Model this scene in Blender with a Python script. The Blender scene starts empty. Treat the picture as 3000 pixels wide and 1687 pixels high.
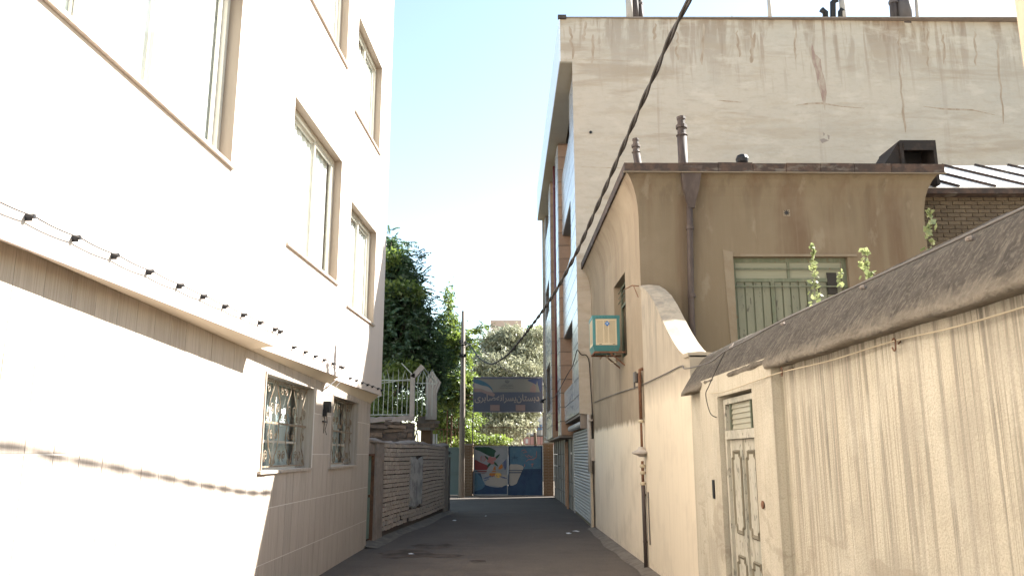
import bpy, math, random
import numpy as np
from mathutils import Vector, Matrix
random.seed(7); rng = np.random.default_rng(11)
sc = bpy.context.scene
COL = sc.collection

# ------------------------------------------------------------------ camera
F_PX, HORIZON, CX, CY, EYE = 2350.0, 1330.0, 1500.0, 843.5, 1.7
PITCH = math.atan((HORIZON - CY) / F_PX)
cam = bpy.data.cameras.new('camera'); camo = bpy.data.objects.new('camera', cam); COL.objects.link(camo)
cam.sensor_width = 36; cam.lens = 36 * F_PX / 3000
camo.location = (0, 0, EYE); camo.rotation_euler = (math.pi / 2 + PITCH, 0, 0)
cam.clip_end = 2000; cam.clip_start = .05
sc.camera = camo
# ------------------------------------------------------------------ light
SUN = Vector((1, .45, .85)).normalized()
SUN_EL = math.asin(SUN.z); SUN_AZ = math.atan2(SUN.x, SUN.y)
w = bpy.data.worlds.new('World'); sc.world = w; w.use_nodes = True
nt = w.node_tree; nt.nodes.clear()
sky = nt.nodes.new('ShaderNodeTexSky'); sky.sky_type = 'NISHITA'; sky.sun_disc = False
sky.sun_elevation = SUN_EL; sky.sun_rotation = SUN_AZ; sky.altitude = 1100; sky.dust_density = 1.4; sky.air_density = 1.0
bg = nt.nodes.new('ShaderNodeBackground'); bg.inputs[1].default_value = .09
ow = nt.nodes.new('ShaderNodeOutputWorld')
tint = nt.nodes.new('ShaderNodeVectorMath'); tint.operation = 'MULTIPLY'; tint.inputs[1].default_value = (1.10, 1.02, .83)   # warm white balance of the photograph
nt.links.new(sky.outputs[0], tint.inputs[0]); nt.links.new(tint.outputs[0], bg.inputs[0]); nt.links.new(bg.outputs[0], ow.inputs[0])
sl = bpy.data.lights.new('sun', 'SUN'); sl.energy = 4.9; sl.angle = math.radians(.55); sl.color = (1, .965, .90)
so = bpy.data.objects.new('sun', sl); COL.objects.link(so)
so.rotation_euler = SUN.to_track_quat('Z', 'Y').to_euler(); so.location = (0, 0, 30)
sc.view_settings.view_transform = 'Standard'; sc.view_settings.look = 'None'
sc.view_settings.exposure = 2.4; sc.view_settings.gamma = 1; sc.view_settings.use_curve_mapping = False
sc.cycles.use_denoising = True
sc.cycles.max_bounces = 9; sc.cycles.diffuse_bounces = 6; sc.cycles.transparent_max_bounces = 16
sc.cycles.caustics_reflective = False; sc.cycles.caustics_refractive = False

def at(px, py, Y):
    """point of the place that shows at a pixel of the 3000 px photograph when it lies Y metres ahead"""
    u = (px - CX) / F_PX; v = (CY - py) / F_PX
    r = (u, math.cos(PITCH) - v * math.sin(PITCH), math.sin(PITCH) + v * math.cos(PITCH))
    return (r[0] * Y / r[1], Y, EYE + r[2] * Y / r[1])

# ------------------------------------------------------------------ materials
def M(name, col, rough=.85, layers=(), rnd=0, bump=None, metal=0, spec=.25, huernd=None):
    m = bpy.data.materials.new(name); m.use_nodes = True
    n = m.node_tree.nodes; l = m.node_tree.links; n.clear()
    out = n.new('ShaderNodeOutputMaterial'); b = n.new('ShaderNodeBsdfPrincipled')
    l.new(b.outputs[0], out.inputs[0])
    b.inputs['Roughness'].default_value = rough; b.inputs['Metallic'].default_value = metal
    b.inputs['Specular IOR Level'].default_value = spec
    tc = n.new('ShaderNodeTexCoord')
    rgb = n.new('ShaderNodeRGB'); rgb.outputs[0].default_value = (*col, 1)
    cur = rgb.outputs[0]
    oi = n.new('ShaderNodeObjectInfo') if (rnd or huernd) else None
    for L in layers:
        mp = n.new('ShaderNodeMapping'); mp.inputs['Scale'].default_value = L['s']
        if 'rot' in L: mp.inputs['Rotation'].default_value = L['rot']
        l.new(tc.outputs['Object'], mp.inputs[0]); vec = mp.outputs[0]
        if oi is not None:
            ad = n.new('ShaderNodeVectorMath'); ad.operation = 'ADD'
            mu = n.new('ShaderNodeMath'); mu.operation = 'MULTIPLY'; mu.inputs[1].default_value = 37
            l.new(oi.outputs['Random'], mu.inputs[0]); l.new(vec, ad.inputs[0]); l.new(mu.outputs[0], ad.inputs[1]); vec = ad.outputs[0]
        nz = n.new('ShaderNodeTexNoise'); nz.inputs['Scale'].default_value = 1; nz.inputs['Detail'].default_value = L.get('det', 4)
        nz.inputs['Roughness'].default_value = .6; nz.inputs['Distortion'].default_value = L.get('dis', 0)
        l.new(vec, nz.inputs['Vector'])
        mr = n.new('ShaderNodeMapRange'); mr.inputs[1].default_value = L['lo']; mr.inputs[2].default_value = L['hi']; mr.inputs[4].default_value = L['amt']
        l.new(nz.outputs[0], mr.inputs[0]); fac = mr.outputs[0]
        for ax, key in ((2, 'z'), (1, 'y'), (0, 'x')):
            if key in L:
                sx = n.new('ShaderNodeSeparateXYZ'); l.new(tc.outputs['Object'], sx.inputs[0])
                a0, a1 = L[key]
                zr = n.new('ShaderNodeMapRange'); zr.inputs[1].default_value = a0; zr.inputs[2].default_value = a1
                zr.inputs[3].default_value = 1; zr.inputs[4].default_value = 0
                wob = n.new('ShaderNodeMath'); wob.operation = 'MULTIPLY_ADD'; wob.inputs[1].default_value = L.get('wob', .0)
                l.new(nz.outputs[0], wob.inputs[0]); l.new(sx.outputs[ax], wob.inputs[2])
                l.new(wob.outputs[0], zr.inputs[0])
                mm = n.new('ShaderNodeMath'); mm.operation = 'MULTIPLY'; l.new(fac, mm.inputs[0]); l.new(zr.outputs[0], mm.inputs[1]); fac = mm.outputs[0]
        mx = n.new('ShaderNodeMix'); mx.data_type = 'RGBA'
        l.new(fac, mx.inputs[0]); l.new(cur, mx.inputs[6]); mx.inputs[7].default_value = (*L['col'], 1); cur = mx.outputs[2]
    if oi is not None:
        hs = n.new('ShaderNodeHueSaturation'); mr = n.new('ShaderNodeMapRange'); mr.inputs[3].default_value = 1 - rnd; mr.inputs[4].default_value = 1 + rnd
        l.new(oi.outputs['Random'], mr.inputs[0]); l.new(mr.outputs[0], hs.inputs['Value']); l.new(cur, hs.inputs['Color']); cur = hs.outputs[0]
    l.new(cur, b.inputs['Base Color'])
    if bump:
        nz = n.new('ShaderNodeTexNoise'); nz.inputs['Detail'].default_value = 6; nz.inputs['Scale'].default_value = 1; nz.inputs['Roughness'].default_value = .65
        mp = n.new('ShaderNodeMapping'); s = bump[0]; mp.inputs['Scale'].default_value = s if isinstance(s, tuple) else (s, s, s)
        l.new(tc.outputs['Object'], mp.inputs[0]); l.new(mp.outputs[0], nz.inputs['Vector'])
        bp = n.new('ShaderNodeBump'); bp.inputs['Strength'].default_value = bump[1]; bp.inputs['Distance'].default_value = bump[2] if len(bump) > 2 else .02
        l.new(nz.outputs[0], bp.inputs['Height']); l.new(bp.outputs[0], b.inputs['Normal'])
    return m

def LY(s, lo, hi, amt, col, **k):
    if not isinstance(s, tuple): s = (s, s, s)
    return dict(s=s, lo=lo, hi=hi, amt=amt, col=col, **k)

def leafmat(name, c1, c2, trans=.35):
    m = bpy.data.materials.new(name); m.use_nodes = True
    n = m.node_tree.nodes; l = m.node_tree.links; n.clear()
    out = n.new('ShaderNodeOutputMaterial'); d = n.new('ShaderNodeBsdfDiffuse'); t = n.new('ShaderNodeBsdfTranslucent')
    g = n.new('ShaderNodeBsdfGlossy'); g.inputs['Roughness'].default_value = .45
    mx = n.new('ShaderNodeMixShader'); mx.inputs[0].default_value = trans; mg = n.new('ShaderNodeMixShader'); mg.inputs[0].default_value = .06
    tc = n.new('ShaderNodeTexCoord'); nz = n.new('ShaderNodeTexNoise'); nz.inputs['Scale'].default_value = 1.4; nz.inputs['Detail'].default_value = 8
    nz.inputs['Roughness'].default_value = .8
    l.new(tc.outputs['Object'], nz.inputs['Vector'])
    mr = n.new('ShaderNodeMapRange'); mr.inputs[1].default_value = .3; mr.inputs[2].default_value = .7
    l.new(nz.outputs[0], mr.inputs[0])
    c = n.new('ShaderNodeMix'); c.data_type = 'RGBA'; c.inputs[6].default_value = (*c1, 1); c.inputs[7].default_value = (*c2, 1)
    l.new(mr.outputs[0], c.inputs[0])
    l.new(c.outputs[2], d.inputs[0]); l.new(c.outputs[2], t.inputs[0])
    l.new(d.outputs[0], mx.inputs[1]); l.new(t.outputs[0], mx.inputs[2])
    l.new(mx.outputs[0], mg.inputs[1]); l.new(g.outputs[0], mg.inputs[2]); l.new(mg.outputs[0], out.inputs[0])
    return m

def glassmat(name, tint=(.8, .9, .9), gl=.12, rough=.03):
    m = bpy.data.materials.new(name); m.use_nodes = True
    n = m.node_tree.nodes; l = m.node_tree.links; n.clear()
    out = n.new('ShaderNodeOutputMaterial'); t = n.new('ShaderNodeBsdfTransparent'); t.inputs[0].default_value = (*tint, 1)
    g = n.new('ShaderNodeBsdfGlossy'); g.inputs['Roughness'].default_value = rough
    lw = n.new('ShaderNodeLayerWeight'); lw.inputs[0].default_value = .5
    pw = n.new('ShaderNodeMath'); pw.operation = 'POWER'; pw.inputs[1].default_value = 4; l.new(lw.outputs['Facing'], pw.inputs[0])
    ad = n.new('ShaderNodeMath'); ad.operation = 'MULTIPLY_ADD'; ad.inputs[1].default_value = .6; ad.inputs[2].default_value = gl + .04; ad.use_clamp = True
    mx = n.new('ShaderNodeMixShader'); l.new(pw.outputs[0], ad.inputs[0]); l.new(ad.outputs[0], mx.inputs[0])
    l.new(t.outputs[0], mx.inputs[1]); l.new(g.outputs[0], mx.inputs[2]); l.new(mx.outputs[0], out.inputs[0])
    return m

MAT = dict(
 asphalt=M('asphalt', (.066, .054, .046), .92, [LY(.5, .4, .66, .6, (.105, .088, .074), det=8), LY(1.3, .5, .66, .5, (.045, .037, .032), det=8), LY(9, .5, .66, .35, (.04, .034, .03), det=6), LY(70, .42, .66, .6, (.14, .12, .105), det=2), LY((.35, 3.2, .3), .58, .62, .4, (.12, .10, .085), det=8),
      LY((1.4, 1.4, 1.4), .15, .65, .75, (.15, .125, .102), y=(9, 20), det=8)], bump=(60, .8, .012)),
 apron=M('dusty_cement', (.13, .112, .094), .95, [LY(5, .4, .62, .8, (.2, .172, .14), det=7), LY((2, 9, 2), .5, .65, .5, (.07, .06, .052), det=6)], bump=(40, .6, .01)),
 earth=M('earth', (.2, .17, .14), .95, [LY(.4, .4, .7, .6, (.26, .22, .18))]),
 travertine=M('travertine', (.47, .405, .35), .5, [LY((26, 26, .9), .42, .58, .65, (.33, .275, .225)), LY((70, 70, 2), .5, .66, .5, (.56, .5, .435)), LY((3, 3, 1), .5, .7, .35, (.38, .32, .265)), LY((2, 2, .5), .55, .62, .35, (.30, .245, .2), dis=.3)], rnd=.05, bump=((40, 40, 3), .15, .003)),
 grout=M('grout', (.70, .67, .63), .9),
 upperstone=M('upper_stone', (.62, .54, .49), .5, [LY((14, 14, .8), .45, .7, .35, (.48, .42, .36)), LY(.7, .45, .7, .2, (.5, .46, .41))], bump=(25, .08, .003)),
 revealshade=M('shade_toned_reveal_stone', (.33, .26, .205), .6, [LY((16, 16, 1.2), .45, .65, .5, (.26, .2, .155))]),  # brown tone paints the shade of the upper window reveals into the stone
 soffit=M('soffit_plaster', (.76, .68, .55), .8, [LY(3, .4, .7, .3, (.68, .59, .47))]),
 alu=M('painted_aluminium', (.55, .52, .46), .4, [LY(8, .5, .75, .3, (.4, .36, .3))]),
 curtain=M('curtain', (.86, .85, .82), .9, [LY((1, 4, .2), .52, .62, .4, (.62, .74, .75), det=1)]),
 curtain_teal=M('curtain_pale_teal', (.60, .66, .65), .9, [LY((1, 3, 2), .5, .56, .7, (.22, .30, .31), det=2)]),
 dark=M('dark_room', (.03, .028, .026), .9),
 glass=glassmat('window_glass', (.95, .98, .97), .02),
 glassdark=glassmat('window_glass_grey', (.45, .5, .5), .2),
 iron=M('painted_ironwork', (.26, .215, .16), .55, [LY(12, .45, .6, .8, (.16, .09, .05))]),
 rust=M('rusty_iron', (.17, .085, .05), .8, [LY(9, .45, .65, .7, (.09, .05, .035)), LY(25, .55, .7, .4, (.3, .15, .08))], bump=(60, .3, .003)),
 black=M('black_plastic', (.018, .018, .02), .5),
 cable=M('cable_rubber', (.045, .04, .037), .6),
 cablegrey=M('cable_grey', (.12, .11, .1), .6),
 rope=M('pale_wire', (.45, .38, .27), .7),
 # right side
 lowwall=M('stained_plaster', (.48, .43, .335), .92, [
      LY((7, 7, .3), .5, .62, .35, (.33, .295, .235), y=(.25, .4), z=(2.2, -1), dis=.7, det=7),
      LY((24, 17, .3), .52, .60, .8, (.19, .17, .138), y=(.25, .4), z=(2.3, -.5), dis=.6, det=7),
      LY((60, 42, .5), .54, .60, .8, (.15, .133, .105), y=(.25, .4), z=(2.5, -.3), dis=.7, det=6),
      LY((14, 6.5, .25), .60, .63, .7, (.13, .118, .094), y=(.2, .3), z=(2.4, .1), dis=.8, det=5),
      LY((30, 16, .35), .52, .64, .4, (.29, .245, .185), det=6, dis=.4),
      LY((3, 3, 1.6), .5, .66, .5, (.55, .505, .41), det=8), LY((1.6, 1.6, 1.6), .5, .62, .5, (.33, .295, .235), det=8), LY((80, 80, 80), .48, .64, .35, (.27, .24, .19), det=2),
      LY((2.2, 2.2, 4), .56, .60, .55, (.29, .25, .19), z=(.9, 1.7), det=9, dis=.8), LY(7, .5, .56, .8, (.25, .20, .145), z=(.05, .25), wob=.3)], bump=(70, .9, .009)),
 housewall=M('ochre_plaster', (.265, .21, .148), .92, [LY((4, 4, .9), -1, -.5, 1, (.68, .585, .45), z=(2.33, 2.42), wob=.3, det=7),
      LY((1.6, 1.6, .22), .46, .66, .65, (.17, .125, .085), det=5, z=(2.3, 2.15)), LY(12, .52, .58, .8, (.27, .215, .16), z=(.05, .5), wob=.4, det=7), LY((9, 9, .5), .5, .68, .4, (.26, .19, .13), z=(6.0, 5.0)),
      LY(.9, .5, .72, .5, (.38, .31, .225)), LY((14, 14, 1), .5, .7, .25, (.37, .31, .23))], bump=(70, .5, .006)),
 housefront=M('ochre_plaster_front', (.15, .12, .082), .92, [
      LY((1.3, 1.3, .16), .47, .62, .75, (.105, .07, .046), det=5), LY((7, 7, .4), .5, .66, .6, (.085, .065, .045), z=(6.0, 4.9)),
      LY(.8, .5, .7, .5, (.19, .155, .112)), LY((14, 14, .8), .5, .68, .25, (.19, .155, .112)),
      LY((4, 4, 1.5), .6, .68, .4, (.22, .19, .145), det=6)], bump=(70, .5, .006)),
 paleplaster=M('pale_plaster', (.5, .42, .315), .9, [LY((18, 18, .6), .5, .66, .4, (.42, .34, .25)), LY((2, 2, .6), .45, .7, .4, (.5, .41, .30)),
      LY(14, .55, .62, .8, (.3, .23, .17), z=(.05, .45), wob=.35)], bump=(45, .35, .005)),
 slopewall=M('grey_streaked_plaster', (.36, .31, .24), .92, [LY((5, 5, .8), -1, -.5, .9, (.66, .57, .435), z=(2.55, 2.85), wob=.35, det=7), LY((9, 9, .7), .47, .62, .7, (.25, .22, .175), z=(3.6, 2.5), dis=.3), LY((18, 18, .5), .52, .66, .22, (.36, .30, .23), dis=.4, det=6), LY((2, 2, 2), .5, .64, .3, (.47, .4, .31), det=8), LY((5, 5, 1.5), .5, .62, .6, (.2, .18, .155), z=(3.6, 2.6), det=7), LY(12, .52, .58, .8, (.27, .215, .16), z=(.05, .5), wob=.4, det=7)], bump=(50, .4, .006)),
 coping=M('weathered_cement_coping', (.095, .082, .067), .95, [LY((7, 9, 7), .42, .60, .8, (.055, .047, .039), det=9, dis=.3), LY((9, 34, 9), .52, .64, .55, (.21, .18, .145), det=7, rot=(0, 0, .4), dis=.2), LY((2, 2, 2), .5, .64, .5, (.075, .064, .053), det=8), LY((40, 40, 40), .52, .64, .5, (.2, .175, .14), det=3),
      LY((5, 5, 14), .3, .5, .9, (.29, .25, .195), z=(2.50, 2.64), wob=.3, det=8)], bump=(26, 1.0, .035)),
 surround=M('patched_plaster', (.185, .155, .115), .92, [LY(6, .45, .65, .7, (.165, .13, .09), det=7)], bump=(60, .5, .006)),
 bigwall=M('pale_cement_render', (.47, .41, .335), .95, [
      LY((2.4, 2.4, .4), .50, .58, .8, (.22, .15, .095), z=(12.95, 11.0), det=5, dis=.35), LY((.5, .5, 3), .52, .66, .45, (.37, .29, .2), det=6, dis=.4),
      LY((5.5, 5.5, .35), .55, .62, .7, (.23, .15, .10), det=4, dis=.3, z=(12.9, 10.6)), LY((1.6, 1.6, .07), .62, .66, .6, (.25, .175, .12), det=4, dis=.1, z=(12.9, 7)), LY((.25, .25, 1.6), .55, .62, .5, (.30, .225, .15), det=7, dis=.3),
      LY(.35, .4, .66, .5, (.39, .36, .315)), LY((1.2, 1.2, 3), .54, .66, .5, (.55, .49, .41), det=8), LY((3, 3, 9), .52, .64, .35, (.37, .32, .26), det=8), LY((7, 7, 7), .5, .7, .2, (.38, .31, .24))], bump=((4, 4, 9), .6, .03)),
 hood=M('sooty_metal', (.022, .018, .016), .75, [LY((5, 5, 5), .5, .66, .6, (.05, .035, .028))]),
 flashing=M('rusty_flashing', (.045, .034, .03), .8, [LY((6, 6, 6), .45, .6, .8, (.085, .055, .042)), LY((3, 3, 8), .57, .66, .6, (.16, .145, .125))], bump=(30, .4, .006)),
 zinc=M('zinc_sheet', (.62, .60, .57), .5, [LY(2, .4, .7, .3, (.5, .46, .42))]),
 pipebrown=M('brown_pipe', (.055, .042, .038), .65, [LY((12, 12, 2), .45, .65, .6, (.11, .085, .075))]),
 greenpaint=M('faded_green_paint', (.10, .115, .08), .7, [LY((12, 12, 1.5), .45, .65, .6, (.15, .155, .115)), LY(20, .6, .68, .8, (.12, .08, .05))]),
 doorpaint=M('peeling_door_paint', (.42, .39, .32), .75, [LY((10, 10, 2.5), .46, .6, .7, (.30, .28, .22), det=7), LY((3, 3, 2), .5, .6, .6, (.27, .27, .225), det=9), LY((22, 22, 10), .57, .61, .8, (.16, .155, .13), det=8), LY((9, 9, 3), .5, .6, .8, (.17, .215, .185), z=(.25, .9), det=8)], bump=(40, .3, .004)),
 doordark=M('dark_groove', (.16, .14, .1), .8),  # even dark brown for the door mouldings and the shutter backing
 louverglass=M('louver_glass', (.36, .34, .26), .25, [LY((2, 2, 60), .4, .6, .3, (.26, .25, .19))]),
 frostglass=M('reeded_pane', (.20, .205, .155), .25, [LY((2, 2, 60), .4, .6, .3, (.14, .145, .11))]),
 marble=M('grey_marble', (.47, .475, .48), .18, [LY((2, 1.3, 2), .47, .62, .6, (.30, .32, .345), det=8, dis=1.2), LY(6, .55, .7, .4, (.55, .56, .57), det=6, dis=1)], rnd=.05, spec=.6),
 marblewhite=M('brown_joint', (.20, .165, .13), .8),
 tantile=M('tan_stone_tile', (.37, .235, .155), .7, [LY((3, 3, 24), .44, .6, .45, (.27, .17, .115), det=5, dis=.2), LY(3, .5, .7, .3, (.43, .29, .2))], rnd=.08, bump=((6, 6, 40), .3, .004)),
 greytile=M('grey_stone_tile', (.16, .145, .13), .5, [LY((8, 8, 8), .45, .65, .5, (.11, .1, .09))], rnd=.08),
 fascia=M('pvc_fascia', (.66, .72, .80), .3, [LY(2, .5, .7, .15, (.55, .6, .68))], spec=.5),
 eavesoffit=M('eave_soffit', (.36, .32, .25), .7, [LY((3, 3, 3), .45, .7, .3, (.29, .25, .195))]),
 shutter=M('galvanised_shutter', (.40, .40, .40), .45, [LY((5, 5, 5), .5, .7, .3, (.3, .29, .28)), LY((6, 4, 3), .5, .62, .5, (.2, .17, .14), z=(.2, .7))], rnd=.06, metal=.35),
 maroon=M('maroon_pipe', (.12, .022, .02), .35, spec=.6),
 coolerteal=M('teal_enamel', (.06, .19, .195), .4, [LY(14, .6, .68, .6, (.12, .2, .2))]),
 coolercream=M('cream_enamel', (.56, .475, .33), .5, [LY(9, .5, .7, .2, (.5, .4, .26))]),
 coolerdark=M('wet_pad', (.09, .075, .055), .9),
 coolerblue=M('badge_blue', (.02, .15, .42), .4),
 bluewhite=M('badge_white', (.7, .75, .8), .4),
 # left rear
 mortar=M('mortar', (.27, .225, .195), .95, [LY(9, .45, .65, .5, (.36, .305, .26)), LY(2, .5, .7, .4, (.11, .09, .08))], bump=(40, .8, .015)),
 joint=M('dark_mud_joint', (.11, .09, .08), .95),
 oldbrick=M('pale_old_brick', (.52, .425, .355), .95, [LY(18, .45, .65, .5, (.40, .325, .27))], rnd=.10, bump=(60, .6, .008)),
 cementpatch=M('grey_cement', (.46, .435, .415), .9, [LY(3, .47, .58, .8, (.19, .175, .165), det=6), LY((2, 2, 2), .55, .62, .5, (.36, .35, .34))], bump=(30, .4, .01)),
 mudstone=M('mud_stone', (.14, .11, .092), .95, [LY(6, .45, .65, .6, (.2, .155, .125))], rnd=.2, bump=(30, .8, .02)),
 adobe=M('adobe_block', (.26, .19, .14), .95, [LY(7, .45, .62, .7, (.13, .095, .075))], rnd=.2, bump=(30, .8, .015)),
 greendoor=M('pale_green_steel', (.17, .235, .20), .6, [LY((14, 14, 2), .5, .66, .5, (.11, .13, .11)), LY(25, .6, .66, .8, (.1, .06, .04))]),
 steelgreen=M('grey_green_steel', (.13, .17, .165), .55, [LY((3, 3, 1), .5, .66, .4, (.08, .11, .12), z=(.2, 1.2))]),
 gatebrick=M('gate_brick', (.17, .105, .062), .9, [LY(10, .45, .65, .4, (.12, .07, .042))], rnd=.1, bump=(60, .4, .006)),
 gateblue=M('gate_blue', (.02, .042, .092), .5, [LY((2, 2, 1.2), .4, .62, .7, (.022, .055, .105)), LY((5, 5, 3), .5, .65, .4, (.01, .02, .06))]),
 gatelight=M('gate_light_blue', (.06, .12, .17), .5, [LY((3, 3, 2), .42, .62, .5, (.05, .12, .2)), LY(8, .5, .65, .3, (.12, .18, .21))]),
 gategrey=M('gate_grey_white', (.24, .24, .25), .55, [LY(3, .45, .65, .5, (.17, .185, .205))]),
 paintgreen=M('paint_green', (.01, .04, .022), .5, [LY(4, .45, .62, .6, (.014, .06, .04))]),
 paintred=M('paint_red', (.15, .022, .024), .5, [LY(6, .45, .62, .5, (.16, .03, .035))]),
 paintpink=M('paint_pink', (.30, .12, .115), .5), paintorange=M('paint_orange', (.33, .12, .03), .5), paintnavy=M('paint_navy', (.05, .07, .17), .5),
 paintcream=M('paint_cream', (.30, .265, .24), .5), paintleaf=M('paint_leaf', (.012, .045, .024), .5), paintyellow=M('paint_yellow', (.5, .3, .08), .5),
 signblue=M('sign_slate_blue', (.08, .088, .12), .45, [LY((1, 1, 1), .4, .62, .4, (.085, .105, .13))]),
 signcream=M('sign_grey_cream', (.21, .205, .175), .45, [LY((1.2, 1, 1), .4, .62, .4, (.2, .16, .135))]),
 signtext=M('sign_lettering', (.30, .25, .22), .5), signteal=M('sign_teal', (.05, .12, .17), .5), signpink=M('sign_pink', (.25, .175, .16), .5),
 signdk=M('sign_dark_print', (.06, .05, .06), .5), signframe=M('sign_frame', (.16, .16, .22), .5), signnavy=M('sign_navy', (.06, .08, .16), .5),
 concrete=M('concrete', (.24, .20, .17), .9, [LY((8, 8, 2), .45, .65, .5, (.17, .15, .13)), LY((30, 30, 1), .5, .65, .3, (.32, .29, .26))], bump=(40, .5, .008)),
 concretepale=M('pale_concrete', (.40, .36, .32), .9, [LY((18, 18, 3), .45, .65, .5, (.3, .265, .235))], bump=(40, .4, .006)),
 fencepaint=M('pale_fence_paint', (.45, .48, .43), .6, [LY(9, .55, .65, .6, (.3, .22, .15))]),
 fencedark=M('dark_fence_paint', (.10, .085, .08), .6),
 white=M('white_paint', (.72, .71, .68), .5),
 farbrick=M('far_pink_brick', (.50, .36, .28), .9, [LY(.6, .4, .65, .5, (.42, .30, .23))]),
 farwhite=M('far_white_wall', (.55, .53, .50), .9), farblue=M('far_blue_glass', (.12, .2, .32), .3),
 farred=M('far_red_band', (.36, .20, .18), .8), fargrey=M('far_grey', (.3, .3, .31), .8),
 bark=M('bark', (.10, .075, .055), .95, [LY((9, 9, 2), .45, .65, .6, (.05, .04, .03))]),
 leafdark=leafmat('leaf_deep_green', (.035, .075, .032), (.075, .13, .042), .35),
 leafmid=leafmat('leaf_fresh_green', (.09, .145, .03), (.26, .32, .06), .55),
 leafgrey=leafmat('leaf_silver_green', (.20, .215, .13), (.48, .47, .33), .35),
 leafvine=leafmat('leaf_vine', (.12, .165, .06), (.36, .38, .17), .45),
 leafyellow=leafmat('leaf_yellow', (.22, .3, .03), (.4, .42, .05), .45),
 paper=M('white_litter', (.6, .62, .65), .7), redstain=M('faded_red_paint', (.29, .20, .165), .9, [LY((9, 9, 3), .42, .60, 1, (.39, .325, .255), det=8)]),
)

# ------------------------------------------------------------------ mesh builder
ORG = {}
class MB:
    def __init__(s): s.v = []; s.f = []; s.m = []
    def add(s, vs, fs, m=0):
        b = len(s.v); s.v += [tuple(p) for p in vs]; s.f += [tuple(i + b for i in f) for f in fs]; s.m += [m] * len(fs); return s
    def box(s, x0, x1, y0, y1, z0, z1, m=0):
        return s.hexa([(x0, y0, z0), (x1, y0, z0), (x1, y1, z0), (x0, y1, z0), (x0, y0, z1), (x1, y0, z1), (x1, y1, z1), (x0, y1, z1)], m)
    def hexa(s, p, m=0):
        return s.add(p, [(3, 2, 1, 0), (4, 5, 6, 7), (0, 1, 5, 4), (1, 2, 6, 5), (2, 3, 7, 6), (3, 0, 4, 7)], m)
    def prism(s, poly, vec, m=0):
        """closed prism: poly (list of 3D points) swept by vec"""
        n = len(poly); vec = Vector(vec); q = [tuple(Vector(p) + vec) for p in poly]
        fs = [tuple(range(n))[::-1], tuple(range(n, 2 * n))] + [(i, (i + 1) % n, n + (i + 1) % n, n + i) for i in range(n)]
        return s.add(list(poly) + q, fs, m)
    def loft(s, rings, m=0, closed=False, cap=True):
        n = len(rings[0]); vs = [p for r in rings for p in r]; fs = []
        for k in range(len(rings) - 1):
            for i in range(n if closed else n - 1):
                j = (i + 1) % n; fs.append((k * n + i, k * n + j, (k + 1) * n + j, (k + 1) * n + i))
        if cap and closed: fs += [tuple(range(n))[::-1], tuple(range((len(rings) - 1) * n, len(rings) * n))]
        return s.add(vs, fs, m)
    def tube(s, pts, r, n=6, m=0, closed=False):
        P = [Vector(p) for p in pts]; rings = []; up = None
        for i, p in enumerate(P):
            a = P[max(i - 1, 0)]; b = P[min(i + 1, len(P) - 1)]; t = (b - a)
            t = t.normalized() if t.length > 1e-9 else Vector((0, 0, 1))
            if up is None: up = Vector((0, 0, 1)) if abs(t.z) < .9 else Vector((1, 0, 0))
            x = t.cross(up)
            if x.length < 1e-6: x = t.cross(Vector((0, 1, 0)))
            x.normalize(); y = x.cross(t).normalized(); up = y
            rr = r[i] if isinstance(r, (list, tuple)) else r
            rings.append([tuple(p + x * (rr * math.cos(2 * math.pi * k / n)) + y * (rr * math.sin(2 * math.pi * k / n))) for k in range(n)])
        return s.loft(rings, m, True, True)
    def lathe(s, c, prof, n=12, m=0):
        rings = [[(c[0] + r * math.cos(2 * math.pi * k / n), c[1] + r * math.sin(2 * math.pi * k / n), c[2] + z) for k in range(n)] for r, z in prof]
        return s.loft(rings, m, True, True)
    def build(s, name, mats, parent=None, smooth=False):
        o = (0, 0, 0) if parent is None else ORG[parent.name]
        me = bpy.data.meshes.new(name)
        me.from_pydata([(x - o[0], y - o[1], z - o[2]) for x, y, z in s.v], [], s.f)
        if not isinstance(mats, (list, tuple)): mats = [mats]
        for mm in mats: me.materials.append(MAT[mm])
        if len(mats) > 1: me.polygons.foreach_set('material_index', s.m)
        if smooth: me.polygons.foreach_set('use_smooth', [True] * len(s.f))
        me.validate(); me.update()
        ob = bpy.data.objects.new(name, me); COL.objects.link(ob)
        if parent is not None: ob.parent = parent
        ORG[ob.name] = o
        return ob

def thing(name, label, cat, loc=(0, 0, 0), group=None):
    o = bpy.data.objects.new(name, None); COL.objects.link(o); o.location = loc; o.empty_display_size = .2
    o['label'] = label; o['category'] = cat
    if group: o['group'] = group
    ORG[o.name] = tuple(loc); return o
def tag(o, label, cat, group=None):
    o['label'] = label; o['category'] = cat
    if group: o['group'] = group
    return o
def struct(o): o['kind'] = 'structure'; return o
UNIT = {}
def unit(mat):
    if mat not in UNIT:
        me = bpy.data.meshes.new('block_' + mat)
        b = MB().box(-.5, .5, -.5, .5, -.5, .5); me.from_pydata(b.v, [], b.f); me.materials.append(MAT[mat]); me.update(); UNIT[mat] = me
    return UNIT[mat]
def piece(name, mat, parent, c, size, rot=(0, 0, 0)):
    """one tile / brick / panel: a shared unit block placed and scaled"""
    o = ORG[parent.name]
    ob = bpy.data.objects.new(name, unit(mat)); COL.objects.link(ob); ob.parent = parent
    ob.location = (c[0] - o[0], c[1] - o[1], c[2] - o[2]); ob.scale = size; ob.rotation_euler = rot
    return ob

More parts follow.
